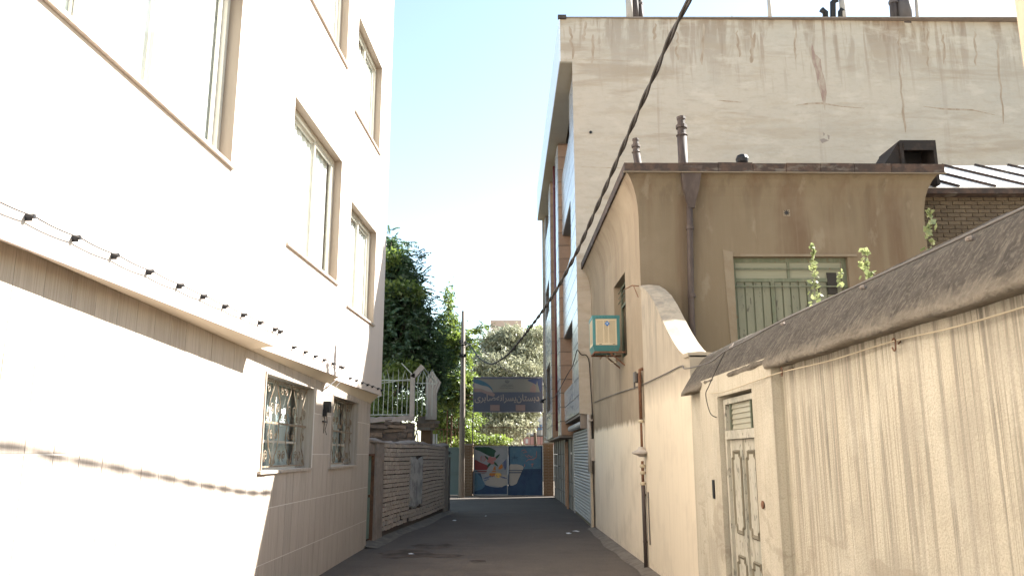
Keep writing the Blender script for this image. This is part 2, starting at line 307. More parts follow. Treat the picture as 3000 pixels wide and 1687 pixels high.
def split_rects(a0, a1, b0, b1, holes):
    rs = [(a0, a1, b0, b1)]
    for h in holes:
        nr = []
        for r in rs:
            if h[0] >= r[1] or h[1] <= r[0] or h[2] >= r[3] or h[3] <= r[2]: nr.append(r); continue
            if r[0] < h[0]: nr.append((r[0], h[0], r[2], r[3]))
            if r[1] > h[1]: nr.append((h[1], r[1], r[2], r[3]))
            m0, m1 = max(r[0], h[0]), min(r[1], h[1])
            if r[2] < h[2]: nr.append((m0, m1, r[2], h[2]))
            if r[3] > h[3]: nr.append((m0, m1, h[3], r[3]))
        rs = nr
    return [r for r in rs if r[1] - r[0] > .02 and r[3] - r[2] > .02]

def wall_holes(mb, P, inw, s0, s1, z0, z1, holes, depth, m=0, mr=0, subs=1.2):
    """wall face in the plane P(s)->(x,y); inw(s)->unit inward (x,y); holes (s0,s1,z0,z1) get reveals going in by depth"""
    ss = sorted({s0, s1, *[min(max(h[i], s0), s1) for h in holes for i in (0, 1)]})
    zs = sorted({z0, z1, *[min(max(h[i], z0), z1) for h in holes for i in (2, 3)]})
    for a, b in zip(ss, ss[1:]):
        for c, d in zip(zs, zs[1:]):
            mid = ((a + b) / 2, (c + d) / 2)
            if any(h[0] < mid[0] < h[1] and h[2] < mid[1] < h[3] for h in holes): continue
            pa, pb = P(a), P(b)
            mb.add([(*pa, c), (*pb, c), (*pb, d), (*pa, d)], [(0, 1, 2, 3)], m)
    for h in holes:
        a, b, c, d = h[:4]; dd = h[4] if len(h) > 4 else depth
        pa, pb = P(a), P(b); ia, ib = inw(a), inw(b)
        qa = (pa[0] + ia[0] * dd, pa[1] + ia[1] * dd); qb = (pb[0] + ib[0] * dd, pb[1] + ib[1] * dd)
        for q in ([(*pa, c), (*pb, c), (*qb, c), (*qa, c)], [(*pa, d), (*pb, d), (*qb, d), (*qa, d)],
                  [(*pa, c), (*pa, d), (*qa, d), (*qa, c)], [(*pb, c), (*pb, d), (*qb, d), (*qb, c)]):
            mb.add(q, [(0, 1, 2, 3)], mr)

# ================================================================== GROUND
g = MB().add([(-300, -60, -.006), (300, -60, -.006), (300, 500, -.006), (-300, 500, -.006)], [(0, 1, 2, 3)])
struct(g.build('ground', 'earth'))
rx = lambda Y: 2.03 - .0165 * (Y - 12.8)          # alley face of the right hand walls
gx = lambda Y: -2.72 + .0104 * (Y - 15.6)          # ground floor face of the left building
road = MB()
ys = [-30 + i * 2.0 for i in range(33)]
NX = 10
def roadz(u, y): return .008 + .004 * math.sin(u * 3.1 + y * .7) * math.sin(y * 1.3) * (1 if .05 < u < .95 else 0)
rows = [[(-4.2 + 6.6 * i / NX, y, roadz(i / NX, y)) for i in range(NX + 1)] for y in ys]
road.loft(rows)
struct(road.build('road', 'asphalt', smooth=True))
apron = MB()
prev = None; rings = []
for i in range(60):
    y = 1 + i * .31
    if y > 19.3: break
    wdt = .20 + .05 * math.sin(y * 2.1) * math.sin(y * .9) + .015 * random.random()
    rings.append([(rx(y) - wdt, y, .012), (rx(y) - wdt + .05, y, .035), (rx(y) - .05, y, .06), (rx(y) + .05, y, .07)])
apron.loft(rings)
struct(apron.build('cement_apron', 'apron', smooth=True))
ap2 = MB(); rings = []
for i in range(34):
    y = 15.4 + i * .29; x = -2.79 + .0903 * (y - 15.66)
    wdt = .16 + .05 * math.sin(y * 1.3) + .015 * random.random()
    rings.append([(x - .05, y, .07), (x + .05, y, .05), (x + wdt, y, .022), (x + wdt + .12, y, .010)])
ap2.loft(rings)
struct(ap2.build('earth_skirt', 'apron', smooth=True))
def blob(cx, cy, rx_, ry_, z, name, mat, n=22, seed=1):
    r = random.Random(seed); p = [(cx + rx_ * (1 + .22 * r.uniform(-1, 1)) * math.cos(2 * math.pi * i / n), cy + ry_ * (1 + .22 * r.uniform(-1, 1)) * math.sin(2 * math.pi * i / n), z) for i in range(n)]
    return MB().add(p, [tuple(range(n))]).build(name, mat)
MAT['oldpatch'] = M('brown_road_patch', (.052, .039, .031), .95, [LY(3, .42, .58, .9, (.10, .08, .066), det=8)], bump=(40, .5, .006))
for i, (a, b, c, d) in enumerate([(-1.85, 14.6, .42, .6), (-1.5, 15.8, .36, .42), (-1.2, 14.3, .34, .22), (-.55, 13.6, .14, .1)]):
    struct(blob(a, b, c, d, .0165, 'road_patch', 'oldpatch', seed=i))
for i, (a, b, s_, lab) in enumerate([(-1.48, 21.35, .06, 'small scrap of white paper lying beyond the end of the brick wall'), (-1.72, 14.31, .05, 'thin white scrap lying on the brown road patches'),
        (-.72, 22.9, .035, 'tiny white scrap in the middle of the alley'), (1.23, 17.98, .08, 'crumpled white scrap left of its pair, before the roller shutter'), (1.42, 18.45, .09, 'crumpled white scrap right of its pair, before the roller shutter')]):
    r = random.Random(i + 5); m = MB()
    v = [(a + s_ * r.uniform(.6, 1.2) * math.cos(t), b + s_ * r.uniform(.6, 1.2) * math.sin(t), .03 + r.uniform(0, .02)) for t in (0, 1.1, 2.3, 3.2, 4.2, 5.3)]
    m.add(v + [(a, b, .055)], [(k, (k + 1) % 6, 6) for k in range(6)]); tag(m.build('litter', 'paper'), lab, 'litter', 'litter on the alley floor')

# ================================================================== LEFT BUILDING
LB = thing('stone_clad_building', 'tall building clad in pale travertine with big sliding windows, left of the alley', 'building', (-2.8, 8, 0))
SECT = [(-6, 8.48, 1.0), (8.48, 11.9, 1.07), (11.9, 15.56, 1.13)]
def fx(Y, k): return -2.47 * k + .045 * (Y - 8.48 * k)
W1 = (9.07, 11.33, 1.52, 2.62); W2 = (12.38, 14.43, 1.52, 2.61)
# ground floor: backing + tiles
m = MB()
wall_holes(m, lambda s: (gx(s) - .001, s), lambda s: (-1, 0), -6, 15.55, 0, 2.95, [W1, W2], .24, 0, 0)
m.add([(gx(15.55) - .015, 15.55, 0), (-12, 15.55, 0), (-12, 15.55, 2.95), (gx(15.55) - .015, 15.55, 2.95)], [(0, 1, 2, 3)])
m.build('ground_floor_wall', 'grout', LB)
RZ = [(.0, .5), (.5, 1.1), (1.1, 1.7), (1.7, 2.26), (2.26, 2.86)]
yy = 15.55; cols = []
while yy > 3.2: cols.append((max(yy - .3, 3.2), yy)); yy -= .3
for a, b in cols:
    for c, d in RZ:
        for (p, q, r, s_) in split_rects(a + .004, b - .004, c + .005, d - .005, [W1, W2]):
            ym = (p + q) / 2
            piece('tile', 'travertine', LB, (gx(ym) - .008 + random.uniform(-.0012, .0012), ym, (r + s_) / 2), (.022, q - p, s_ - r), (0, 0, -math.atan(.0104)))
# reveals in stone
for W in (W1, W2):
    a, b, c, d = W; mm = MB()
    x = gx(b)
    mm.box(x - .24, x - .006, b - .022, b - .002, c, d); mm.box(x - .24, x - .004, a + .002, a + .022, c, d); mm.box(x - .24, x - .002, a, b, d - .024, d - .002)
    mm.build('reveal_slab', 'travertine', LB)
# upper floors
HOLES = [[(2.6, 6.88, 4.25, 6.05), (2.6, 6.88, 7.7, 9.5)], [(9.12, 11.37, 4.12, 5.98), (9.12, 11.37, 7.52, 9.4)], [(12.69, 14.65, 4.04, 5.80), (12.69, 14.65, 7.38, 9.16)]]
up = MB()
zi = lambda Y: 2.87 - .0195 * (Y - 4.3)
for (y0, y1, k), hs in zip(SECT, HOLES):
    P = lambda s, k=k: (fx(s, k), s)
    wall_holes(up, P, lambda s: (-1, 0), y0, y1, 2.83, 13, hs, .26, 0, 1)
for (ya, ka, kb) in ((8.48, 1, 1.07), (11.9, 1.07, 1.13)):
    up.add([(fx(ya, ka), ya, 2.83), (fx(ya, kb), ya, 2.83), (fx(ya, kb), ya, 13), (fx(ya, ka), ya, 13)], [(0, 1, 2, 3)])
xe = fx(15.56, 1.13)
up.add([(xe, 15.56, 2.83), (-12, 15.56, 2.83), (-12, 15.56, 13), (xe, 15.56, 13)], [(0, 1, 2, 3)])
up.add([(-2.2, -6, 13), (-2.2, 15.56, 13), (-12, 15.56, 13), (-12, -6, 13)], [(0, 1, 2, 3)])
up.add([(-12, -6, 0), (-12, 15.56, 0), (-12, 15.56, 13), (-12, -6, 13)], [(0, 1, 2, 3)])
up.add([(-12, -6, 0), (fx(-6, 1), -6, 0), (fx(-6, 1), -6, 13), (-12, -6, 13)], [(0, 1, 2, 3)])
up.build('upper_wall', ['upperstone', 'revealshade'], LB)
sf = MB()
for (y0, y1, k) in SECT:
    n = 6; r0 = []; 
    for i in range(n + 1):
        y = y0 + (y1 - y0) * i / n
        r0.append([(fx(y, k) - .002, y, 2.828), (fx(y, k) - .03, y, 2.826), (gx(y) + .004, y, zi(y)), (gx(y) - .06, y, zi(y)), (gx(y) - .06, y, 2.97), (fx(y, k) - .03, y, 2.97)])
    sf.loft(r0, 0, True, True)
sf.build('soffit', 'soffit', LB)
# edge trim of stone under each upper section, and joints of far corner slabs
tr = MB()
for (y0, y1, k) in SECT:
    tr.hexa([(fx(y0, k) - .02, y0, 2.80), (fx(y0, k) + .008, y0, 2.80), (fx(y1, k) + .008, y1 - .004, 2.80), (fx(y1, k) - .02, y1 - .004, 2.80),
             (fx(y0, k) - .02, y0, 2.86), (fx(y0, k) + .008, y0, 2.86), (fx(y1, k) + .008, y1 - .004, 2.86), (fx(y1, k) - .02, y1 - .004, 2.86)])
tr.build('drip_edge', 'upperstone', LB)
# big sliding windows
def slide_window(par, k, a, b, c, d, mull, curtain='curtain', first=None):
    D = .12
    X = lambda y, dd=0: fx(y, k) - D - dd
    def bar(mb, y0, y1, z0, z1, t=.05, off=0):
        mb.hexa([(X(y0, off) - t, y0, z0), (X(y0, off), y0, z0), (X(y1, off), y1, z0), (X(y1, off) - t, y1, z0), (X(y0, off) - t, y0, z1), (X(y0, off), y0, z1), (X(y1, off), y1, z1), (X(y1, off) - t, y1, z1)])
    fr = MB(); w_ = .055
    bar(fr, a, b, c, c + w_, .07); bar(fr, a, b, d - w_, d, .07); bar(fr, a, a + w_, c + w_, d - w_, .07); bar(fr, b - w_, b, c + w_, d - w_, .07)
    wo = fr.build('window', 'alu', par); ORG[wo.name] = ORG[par.name]
    e = [a + w_] + mull + [b - w_]
    for i, (p, q) in enumerate(zip(e, e[1:])):
        off = .012 + .03 * (i % 2); s = MB(); sw = .045
        p2 = p - (.02 if i else 0); q2 = q + (.02 if i < len(e) - 2 else 0)
        bar(s, p2, q2, c + w_, c + w_ + sw, .026, off); bar(s, p2, q2, d - w_ - sw, d - w_, .026, off)
        bar(s, p2, p2 + sw, c + w_ + sw, d - w_ - sw, .026, off); bar(s, q2 - sw, q2, c + w_ + sw, d - w_ - sw, .026, off)
        s.build('sash', 'alu', wo)
        g_ = MB().add([(X(p2, off + .014), p2 + sw, c + w_ + sw), (X(q2, off + .014), q2 - sw, c + w_ + sw), (X(q2, off + .014), q2 - sw, d - w_ - sw), (X(p2, off + .014), p2 + sw, d - w_ - sw)], [(0, 1, 2, 3)])
        g_.build('pane', 'glass', wo)
    cu = MB(); n = 40; rings = []
    for i in range(n + 1):
        y = a + (b - a) * i / n; x = X(y, .085) + .012 * math.sin(i * 1.7)
        rings.append([(x, y, c), (x, y, d)])
    cu.loft(rings, cap=False); cu.build('curtain', curtain, wo)
    si = MB(); e0 = -.05; e1 = .03
    si.hexa([(fx(a, k) - .12, a + e0, c - .03), (fx(a, k) + .035, a + e0, c - .03), (fx(b, k) + .035, b + e1, c - .03), (fx(b, k) - .12, b + e1, c - .03),
             (fx(a, k) - .12, a + e0, c + .002), (fx(a, k) + .035, a + e0, c + .002), (fx(b, k) + .035, b + e1, c + .002), (fx(b, k) - .12, b + e1, c + .002)])
    si.build('sill', 'travertine', wo)
    return wo
slide_window(LB, 1, *HOLES[0][0], [3.7, 4.67, 5.67]); slide_window(LB, 1, *HOLES[0][1], [3.7, 4.67, 5.67])
slide_window(LB, 1.07, *HOLES[1][0], [9.5, 10.45]); slide_window(LB, 1.07, *HOLES[1][1], [10.25], 'curtain')
slide_window(LB, 1.13, *HOLES[2][0], [13.75]); slide_window(LB, 1.13, *HOLES[2][1], [13.75])
# ground floor windows with scroll grilles
def scroll(cx, cz, r0, turns, sx, sz, n=16, ph=0):
    return [(cx + sx * r0 * (1 - .8 * t / n) * math.cos(ph + turns * 2 * math.pi * t / n), cz + sz * r0 * (1 - .8 * t / n) * math.sin(ph + turns * 2 * math.pi * t / n)) for t in range(n + 1)]
def grille_window(par, W, curt):
    a, b, c, d = W; D = .20; xx = lambda y: gx(y) - D
    fr = MB(); w_ = .045
    fr.box(xx(a) - .04, xx(a), a, b, c, c + w_); fr.box(xx(a) - .04, xx(a), a, b, d - w_, d); fr.box(xx(a) - .04, xx(a), a, a + w_, c + w_, d - w_)
    fr.box(xx(a) - .04, xx(a), b - w_, b, c + w_, d - w_); mid = a + (b - a) * .52; fr.box(xx(a) - .04, xx(a), mid - .02, mid + .02, c + w_, d - w_)
    fr.box(xx(a) - .04, xx(a), a + w_, mid - .02, c + .32, c + .35); fr.box(xx(a) - .04, xx(a), mid + .02, b - w_, c + .32, c + .35)
    wo = fr.build('window', 'alu', par)
    for p, q, r, s_ in ((a + w_, mid - .02, c + w_, c + .32), (mid + .02, b - w_, c + w_, c + .32), (a + w_, mid - .02, c + .35, d - w_), (mid + .02, b - w_, c + .35, d - w_)):
        MB().add([(xx(a) - .02, p, r), (xx(a) - .02, q, r), (xx(a) - .02, q, s_), (xx(a) - .02, p, s_)], [(0, 1, 2, 3)]).build('pane', 'glass', wo)
    cu = MB(); rings = []
    for i in range(41):
        y = a + (b - a) * i / 40; x = xx(a) - .12 + .012 * math.sin(i * 1.3); rings.append([(x, y, c), (x, y, d)])
    cu.loft(rings, cap=False); cu.build('curtain', curt, wo)
    gm = MB(); X = xx((a + b) / 2) + .10; r = .0062
    def T(pts, rr=r): gm.tube([(X, p[0], p[1]) for p in pts], rr, 5)
    H = d - c; n = 6; st = (b - a) / n; mz = c + H * .5; r = .0068
    gm.box(X - .012, X + .012, a + .01, b - .01, mz - .012, mz + .012)
    gm.box(X - .01, X + .01, a, b, c + .03, c + .045); gm.box(X - .01, X + .01, a, b, d - .05, d - .035)
    for i in range(n):
        y = a + st * (i + .5); sg = -1 if i % 2 else 1
        T([(y - sg * st * .45, c + .045), (y - sg * st * .30, c + H * .14), (y - sg * st * .02, c + H * .24), (y + sg * st * .10, c + H * .36), (y - sg * st * .05, mz)], r)
        T([(y - sg * st * .05, mz), (y + sg * st * .18, c + H * .62), (y + sg * st * .05, c + H * .74), (y - sg * st * .25, c + H * .86), (y - sg * st * .38, d - .05)], r)
        for (uy, uz, rr_, tn, q, ph) in ((.24, .15, .20, 1.5, 1, -1.2), (-.24, .37, .15, 1.3, -1, 1.6), (.30, .58, .16, 1.4, 1, 2.4), (-.16, .66, .20, 1.5, -1, -1.4), (.26, .86, .17, 1.3, 1, .4), (-.30, .08, .11, 1.2, -1, .2)):
            T(scroll(y + sg * st * uy, c + H * uz, st * rr_, tn, sg * q, 1, 14, ph), .0062)
    gm.build('grille', 'iron', wo)
    si = MB(); si.box(gx(a) - .2, gx(a) + .04, a - .07, b + .02, c - .035, c - .004); si.build('sill', 'travertine', wo)
grille_window(LB, W1, 'curtain_teal'); grille_window(LB, W2, 'curtain_teal')
# catenary cables with clips on the facade
def clip_cable(name, label, k, y0, y1, clips, z, drop):
    t = thing(name, label, 'cable', (fx(y0, k), y0, z), 'cable runs clipped to the stone facade')
    m = MB(); pts = []; n = 60
    stops = [y0] + clips + [y1]
    for a, b in zip(stops, stops[1:]):
        for j in range(6): u = j / 6; y = a + (b - a) * u; pts.append((fx(y, k) + .045, y, z - .012 * 4 * u * (1 - u) * (b - a) / .5))
    pts.append((fx(y1, k) + .045, y1, z)); m.tube(pts, .0045, 6); m.build('wire', 'cable', t)
    for y in clips:
        c = MB(); x = fx(y, k); c.box(x + .002, x + .05, y - .011, y + .011, z - .013, z + .011); c.box(x + .002, x + .035, y - .006, y + .006, z - .028, z - .013); c.build('clip', 'black', t)
clip_cable('facade_cable', 'long black cable on clips, nearest run on the left facade', 1, 1.0, 8.44, [1.4, 1.9, 2.4, 2.9, 3.4, 3.8, 4.22, 4.66, 5.1, 5.57, 6.05, 6.48, 6.93, 7.37, 7.81, 8.25, 8.41], 2.975, .02)
clip_cable('facade_cable', 'middle cable run on the left facade, above the first barred window', 1.07, 9.1, 11.88, [v * 1.07 for v in (8.9, 9.33, 9.74, 10.13, 10.55, 10.94)] + [11.84], 2.955, .02)
clip_cable('facade_cable', 'farthest short cable run on the left facade, by its far corner', 1.13, 12.3, 15.54, [v * 1.13 for v in (11.51, 11.89, 12.27, 12.63, 12.98, 13.41)] + [15.5], 2.91, .02)
t = thing('wall_lamp', 'small black lamp box with loose wires between the two barred windows', 'lamp', (gx(11.9), 11.9, 2.3))
x = gx(11.9)
MB().box(x + .004, x + .09, 11.82, 11.98, 2.30, 2.46).box(x + .004, x + .06, 11.80, 11.84, 2.24, 2.34).build('lamp_box', 'black', t)
wm = MB(); wm.tube([(x + .02, 11.84, 2.3), (x + .03, 11.83, 2.2), (x + .02, 11.85, 2.1), (x + .02, 11.84, 2.0)], .005, 5); wm.tube([(x + .02, 11.95, 2.3), (x + .04, 11.96, 2.16), (x + .02, 11.93, 2.05), (x + .03, 11.99, 1.98)], .005, 5)
wm.box(x + .004, x + .03, 11.78, 12.0, 2.16, 2.175); wm.build('wire', 'cable', t)
m = MB(); m.tube([(gx(11.7) + .03, 11.66, 2.60), (gx(11.7) + .14, 12.05, 2.80)], .007, 5); m.tube([(gx(11.9) + .03, 12.0, 2.56), (gx(11.9) + .14, 12.3, 2.79)], .007, 5)
tag(m.build('stay_wire', 'cable'), 'two short dark stays between soffit and wall, left of the second barred window', 'stay')

# ================================================================== BRICK BOUNDARY WALL (left rear)
BW = thing('brick_boundary_wall', 'low wall of pale eroded bricks with a grey cement panel, left of the alley', 'wall', (-2.7, 16, 0))
bx = lambda Y: -2.79 + .0903 * (Y - 15.66)
ang = -math.atan(.0903)
m = MB(); z = lambda y: 1.97 + .03 * math.sin(y * 1.3)
for y0, y1 in ((16.36, 24.85),):
    n = 24
    m.loft([[(bx(y) - .35, y, 0), (bx(y) - .012, y, 0), (bx(y) - .012, y, 1.93), (bx(y) - .35, y, 1.93)] for y in [y0 + (y1 - y0) * i / n for i in range(n + 1)]], 0, True, True)
m.box(bx(15.7) - .35, bx(15.7) - .01, 15.6, 16.4, 1.71, 1.93)
m.build('wall_core', 'joint', BW)
m = MB(); rings = []
for i in range(70):
    y = 15.62 + i * .1345; j = lambda a: random.uniform(-a, a); h = z(y) + j(.015)
    rings.append([(bx(y) + .035 + j(.012), y, 1.915 + j(.01)), (bx(y) + .04 + j(.012), y, h - .02), (bx(y) - .1, y, h + .03 + j(.012)), (bx(y) - .3, y, h + .02), (bx(y) - .38, y, 1.92)])
m.loft(rings, 0, True, True); m.build('coping', 'mortar', BW, smooth=True)
m = MB(); m.hexa([(bx(16.36) - .02, 16.34, 0), (bx(16.36) + .03, 16.34, 0), (bx(16.95) + .03, 16.95, 0), (bx(16.95) - .02, 16.95, 0), (bx(16.36) - .02, 16.34, 1.92), (bx(16.36) + .03, 16.34, 1.92), (bx(16.95) + .03, 16.93, 1.92), (bx(16.95) - .02, 16.93, 1.92)])
m.box(bx(15.7) - .02, bx(15.7) + .045, 15.6, 16.34, 1.71, 1.915)
m.build('plaster_pier', 'mortar', BW)
m = MB(); m.hexa([(bx(24.2) - .02, 24.25, 0), (bx(24.2) + .04, 24.25, 0), (bx(24.85) + .04, 24.86, 0), (bx(24.85) - .4, 24.86, 0), (bx(24.2) - .02, 24.25, 1.9), (bx(24.2) + .03, 24.25, 1.9), (bx(24.85) + .03, 24.86, 1.9), (bx(24.85) - .4, 24.86, 1.9)])
m.build('end_pier', 'mortar', BW)
# smooth cement panel
m = MB(); n = 9; P_ = []
for i in range(n + 1): P_.append((19.55 + 1.38 * i / n, 1.60 + random.uniform(-.04, .05)))
Q_ = [(20.93 - 1.38 * i / n, .47 + random.uniform(-.07, .06)) for i in range(n + 1)]
poly = [(bx(y), y, zz) for y, zz in P_ + Q_]
m.prism(poly, (.045, -.004, 0)); m.build('cement_panel', 'cementpatch', BW)
bricks = []; ci = 0; zc = .16
while zc < 1.9:
    h = .074 + .007 * math.sin(ci * 2.1); y = 16.97 + (ci % 2) * .05
    while y < 24.2:
        wd = random.uniform(.058, .088)
        if not (19.5 < y + wd / 2 < 20.97 and .42 < zc + .04 < 1.66) and not (zc < .42 and random.random() < .3): bricks.append((y, wd, zc, h))
        y += wd + .015
    zc += .094; ci += 1
near = sorted(bricks, key=lambda b: b[0])[:290]; nearset = set(map(id, near))
def brickpose(b):
    y, wd, zc, h = b; ym = y + wd / 2; sag = .02 * math.sin(ym * 1.1 + zc * 2)
    return (bx(ym) + random.uniform(.0, .018), ym, zc + h / 2 + sag * .6 + random.uniform(-.004, .004))
for b in near:
    piece('brick', 'oldbrick', BW, brickpose(b), (.07, b[1], b[3] * random.uniform(.85, 1.05)), (random.uniform(-.07, .07), random.uniform(-.06, .06), ang + random.uniform(-.08, .08)))
m = MB()
for b in bricks:
    if id(b) in nearset: continue
    c = brickpose(b); e = random.uniform(-.006, .01)
    m.hexa([(c[0] - .03, c[1] - b[1] / 2, c[2] - b[3] / 2), (c[0] + .03 + e, c[1] - b[1] / 2, c[2] - b[3] / 2), (c[0] + .03 + e, c[1] + b[1] / 2, c[2] - b[3] / 2 + .004), (c[0] - .03, c[1] + b[1] / 2, c[2] - b[3] / 2),
            (c[0] - .03, c[1] - b[1] / 2, c[2] + b[3] / 2), (c[0] + .03, c[1] - b[1] / 2, c[2] + b[3] / 2 - .004), (c[0] + .03, c[1] + b[1] / 2, c[2] + b[3] / 2), (c[0] - .03, c[1] + b[1] / 2, c[2] + b[3] / 2)])
bo = m.build('brickwork', 'oldbrick', BW); bo['kind'] = 'stuff'
m = MB(); x = bx(16)
m.hexa([(x - .12, 15.72, .1), (x - .08, 15.72, .1), (x - .03, 16.27, .1), (x - .07, 16.27, .1), (x - .12, 15.72, 1.67), (x - .08, 15.72, 1.67), (x - .03, 16.27, 1.67), (x - .07, 16.27, 1.67)])
m.box(x - .085, x - .05, 15.78, 16.2, .85, .87)
dr_ = m.build('door', 'greendoor', BW)
MB().box(x - .05, x + .0, 16.12, 16.2, .88, .93).build('handle', 'rust', dr_)
MB().box(x - .06, x + .03, 16.275, 16.32, 0, 1.70).box(x - .13, x - .02, 15.66, 15.71, 0, 1.70).box(x - .12, x + .03, 15.66, 16.32, 1.672, 1.71).build('door_frame', 'rust', BW)
m = MB(); m.tube([(-1.90, 24.93, 0), (-1.90, 24.93, 1.58)], .03, 8); m.box(-2.08, -1.9, 24.9, 24.93, 1.0, 1.06); m.box(-2.0, -1.86, 24.9, 24.96, 1.58, 1.62)
tag(m.build('steel_post', 'fencedark'), 'thin dark steel post at the far end of the pale brick wall', 'post')
m = MB(); rr = random.Random(3)
for i in range(30):
    a = rr.uniform(0, 6.3); e = rr.uniform(-1.2, 1.2); r_ = rr.uniform(.05, .11); p = (-1.95 + r_ * math.cos(a) * math.cos(e), 25.1 + r_ * math.sin(a), 1.72 + r_ * math.sin(e)); m.tube([(-1.95, 25.1, 1.72), p], .008, 4)
tag(m.build('wire_tangle', 'black'), 'dark tangle of wire hanging on the grey green gate leaf', 'wire')

# ================================================================== ADOBE WALL + FENCE behind it
AW = thing('rough_stone_wall', 'rough wall of broken tan blocks and mud above the pale brick wall', 'wall', (-4, 21.2, 0))
MB().box(-7.5, -2.55, 21.03, 21.4, 0, 2.5).build('wall_core', 'mudstone', AW)
zc = 1.75; 
while zc < 2.62:
    h = random.choice((.09, .12, .14)); x = -5.2 + random.uniform(0, .2)
    while x < -2.6:
        wd = random.uniform(.16, .5); wd = min(wd, -2.56 - x)
        if wd > .05 and zc + h < 2.5 + .13 * (x + 5.2) / 2.6 + .03 and random.random() < .82:
            piece('stone', 'adobe' if random.random() < .45 else 'mudstone', AW, (x + wd / 2, 21.03 + random.uniform(-.03, .03), zc + h / 2), (wd, .12, h * random.uniform(.8, 1.0)), (random.uniform(-.06, .06), random.uniform(-.07, .07), random.uniform(-.06, .06)))
        x += wd + .012
    zc += h + .008
m = MB(); rings = []
for i in range(40):
    x = -6 + i * .0885; j = lambda a: random.uniform(-a, a); h = 2.48 + .14 * (x + 6) / 3.4
    rings.append([(x, 20.96 + j(.02), h - .08 + j(.02)), (x, 21.0 + j(.02), h + .04 + j(.02)), (x, 21.2, h + .07 + j(.02)), (x, 21.4, h)])
m.loft(rings); m.build('mud_cap', 'mortar', AW, smooth=True)
FN = thing('iron_fence', 'pale painted iron railing with bent spear tops on the rough wall', 'fence', (-4, 21.2, 2.6))
m = MB(); m.tube([(-6, 21.2, 2.70), (-2.62, 21.2, 2.71)], .014, 5); m.tube([(-6, 21.2, 3.62), (-2.62, 21.2, 3.60)], .016, 5); m.build('rail', 'fencepaint', FN)
m = MB(); m.tube([(-4.0, 21.18, 3.45), (-2.62, 21.18, 3.64)], .012, 5); m.build('brace', 'fencepaint', FN)
m = MB(); m.tube([(-6, 20.95, 2.92), (-3.9, 21.1, 3.05), (-3.4, 21.15, 3.2)], .012, 5); m.build('brace', 'fencepaint', FN)
b0 = MB().tube([(0, 0, 0), (0, 0, .82), (0, 0, .95), (.012, -.04, 1.08), (.03, -.1, 1.2)], [.009, .009, .009, .008, .003], 5)
me = bpy.data.meshes.new('bar'); me.from_pydata(b0.v, [], b0.f); me.materials.append(MAT['fencepaint']); me.update()
for i in range(28):
    o = bpy.data.objects.new('bar', me); COL.objects.link(o); o.parent = FN; o.location = (-5.98 + i * .124 + 4, 0, .1 - .0 + random.uniform(-.02, .02)); o.rotation_euler = (random.uniform(-.03, .03), random.uniform(-.015, .015), random.uniform(-1, 1)); o.scale = (1, 1, random.uniform(.9, 1.03))
# second short fence section between the posts (pointed arches)
for i in range(4):
    x0 = -2.50 + i * .13
    o = bpy.data.objects.new('bar', me); COL.objects.link(o); o.parent = FN; o.location = (x0 * 1.04 + 4, 1.0, .12); o.scale = (1, 1, 1.02)
m = MB()
for i in range(2):
    x0 = -2.6 + i * .26
    m.tube([(x0, 22.2, 3.62), (x0 + .03, 22.2, 3.8), (x0 + .13, 22.2, 4.0), (x0 + .23, 22.2, 3.8), (x0 + .26, 22.2, 3.62)], .01, 5)
m.tube([(-2.65, 22.2, 3.62), (-2.1, 22.2, 3.6)], .012, 5); m.build('arch_top', 'fencepaint', FN)
CP = thing('concrete_post', 'slim concrete fence post with a slanted arm at the end of the rough wall', 'post', (-2.6, 21.3, 2.5))
m = MB(); m.box(-2.67, -2.55, 21.1, 21.22, 2.55, 3.78); m.build('shaft', 'concretepale', CP)
m = MB(); m.hexa([(-2.67, 21.1, 3.70), (-2.55, 21.1, 3.66), (-2.55, 21.22, 3.66), (-2.67, 21.22, 3.70), (-2.40, 21.1, 4.02), (-2.30, 21.1, 3.92), (-2.30, 21.22, 3.92), (-2.40, 21.22, 4.02)]); m.build('arm', 'concretepale', CP)
m = MB(); m.tube([(-2.62, 21.15, 3.75), (-2.92, 21.15, 4.05)], .014, 5); m.tube([(-2.36, 21.15, 3.98), (-2.1, 21.9, 3.62)], .014, 5); m.build('stay', 'fencepaint', CP)
SP = thing('concrete_post', 'broad concrete slab post with a big slanted grooved arm, right of the slim post', 'post', (-2.4, 24, 2.5))
m = MB(); m.hexa([(-2.57, 24, 2.7), (-2.24, 24, 2.7), (-2.24, 24.2, 2.7), (-2.57, 24.2, 2.7), (-2.57, 24, 3.86), (-2.24, 24, 3.42), (-2.24, 24.2, 3.42), (-2.57, 24.2, 3.86)]); m.build('shaft', 'concretepale', SP)
for i in range(6):
    a0 = i / 6; a1 = (i + .86) / 6; A = lambda u: (-2.57 + .33 * u, 3.86 - .44 * u); B = lambda u: (-2.39 + .27 * u, 4.14 - .34 * u)
    m = MB(); p0, p1, q0, q1 = A(a0), A(a1), B(a0), B(a1)
    m.hexa([(p0[0], 23.98, p0[1]), (p1[0], 23.98, p1[1]), (p1[0], 24.2, p1[1]), (p0[0], 24.2, p0[1]), (q0[0], 23.98, q0[1]), (q1[0], 23.98, q1[1]), (q1[0], 24.2, q1[1]), (q0[0], 24.2, q0[1])]); m.build('arm_rib', 'concretepale', SP)
m = MB(); m.hexa([(-2.56, 24.04, 3.85), (-2.25, 24.04, 3.43), (-2.25, 24.18, 3.43), (-2.56, 24.18, 3.85), (-2.4, 24.04, 4.11), (-2.13, 24.04, 3.79), (-2.13, 24.18, 3.79), (-2.4, 24.18, 4.11)]); m.build('arm', 'concretepale', SP)
HT = thing('brick_pier', 'brick pier with a flared stepped cap behind the pale brick wall', 'pier', (-2.6, 24.6, 0))
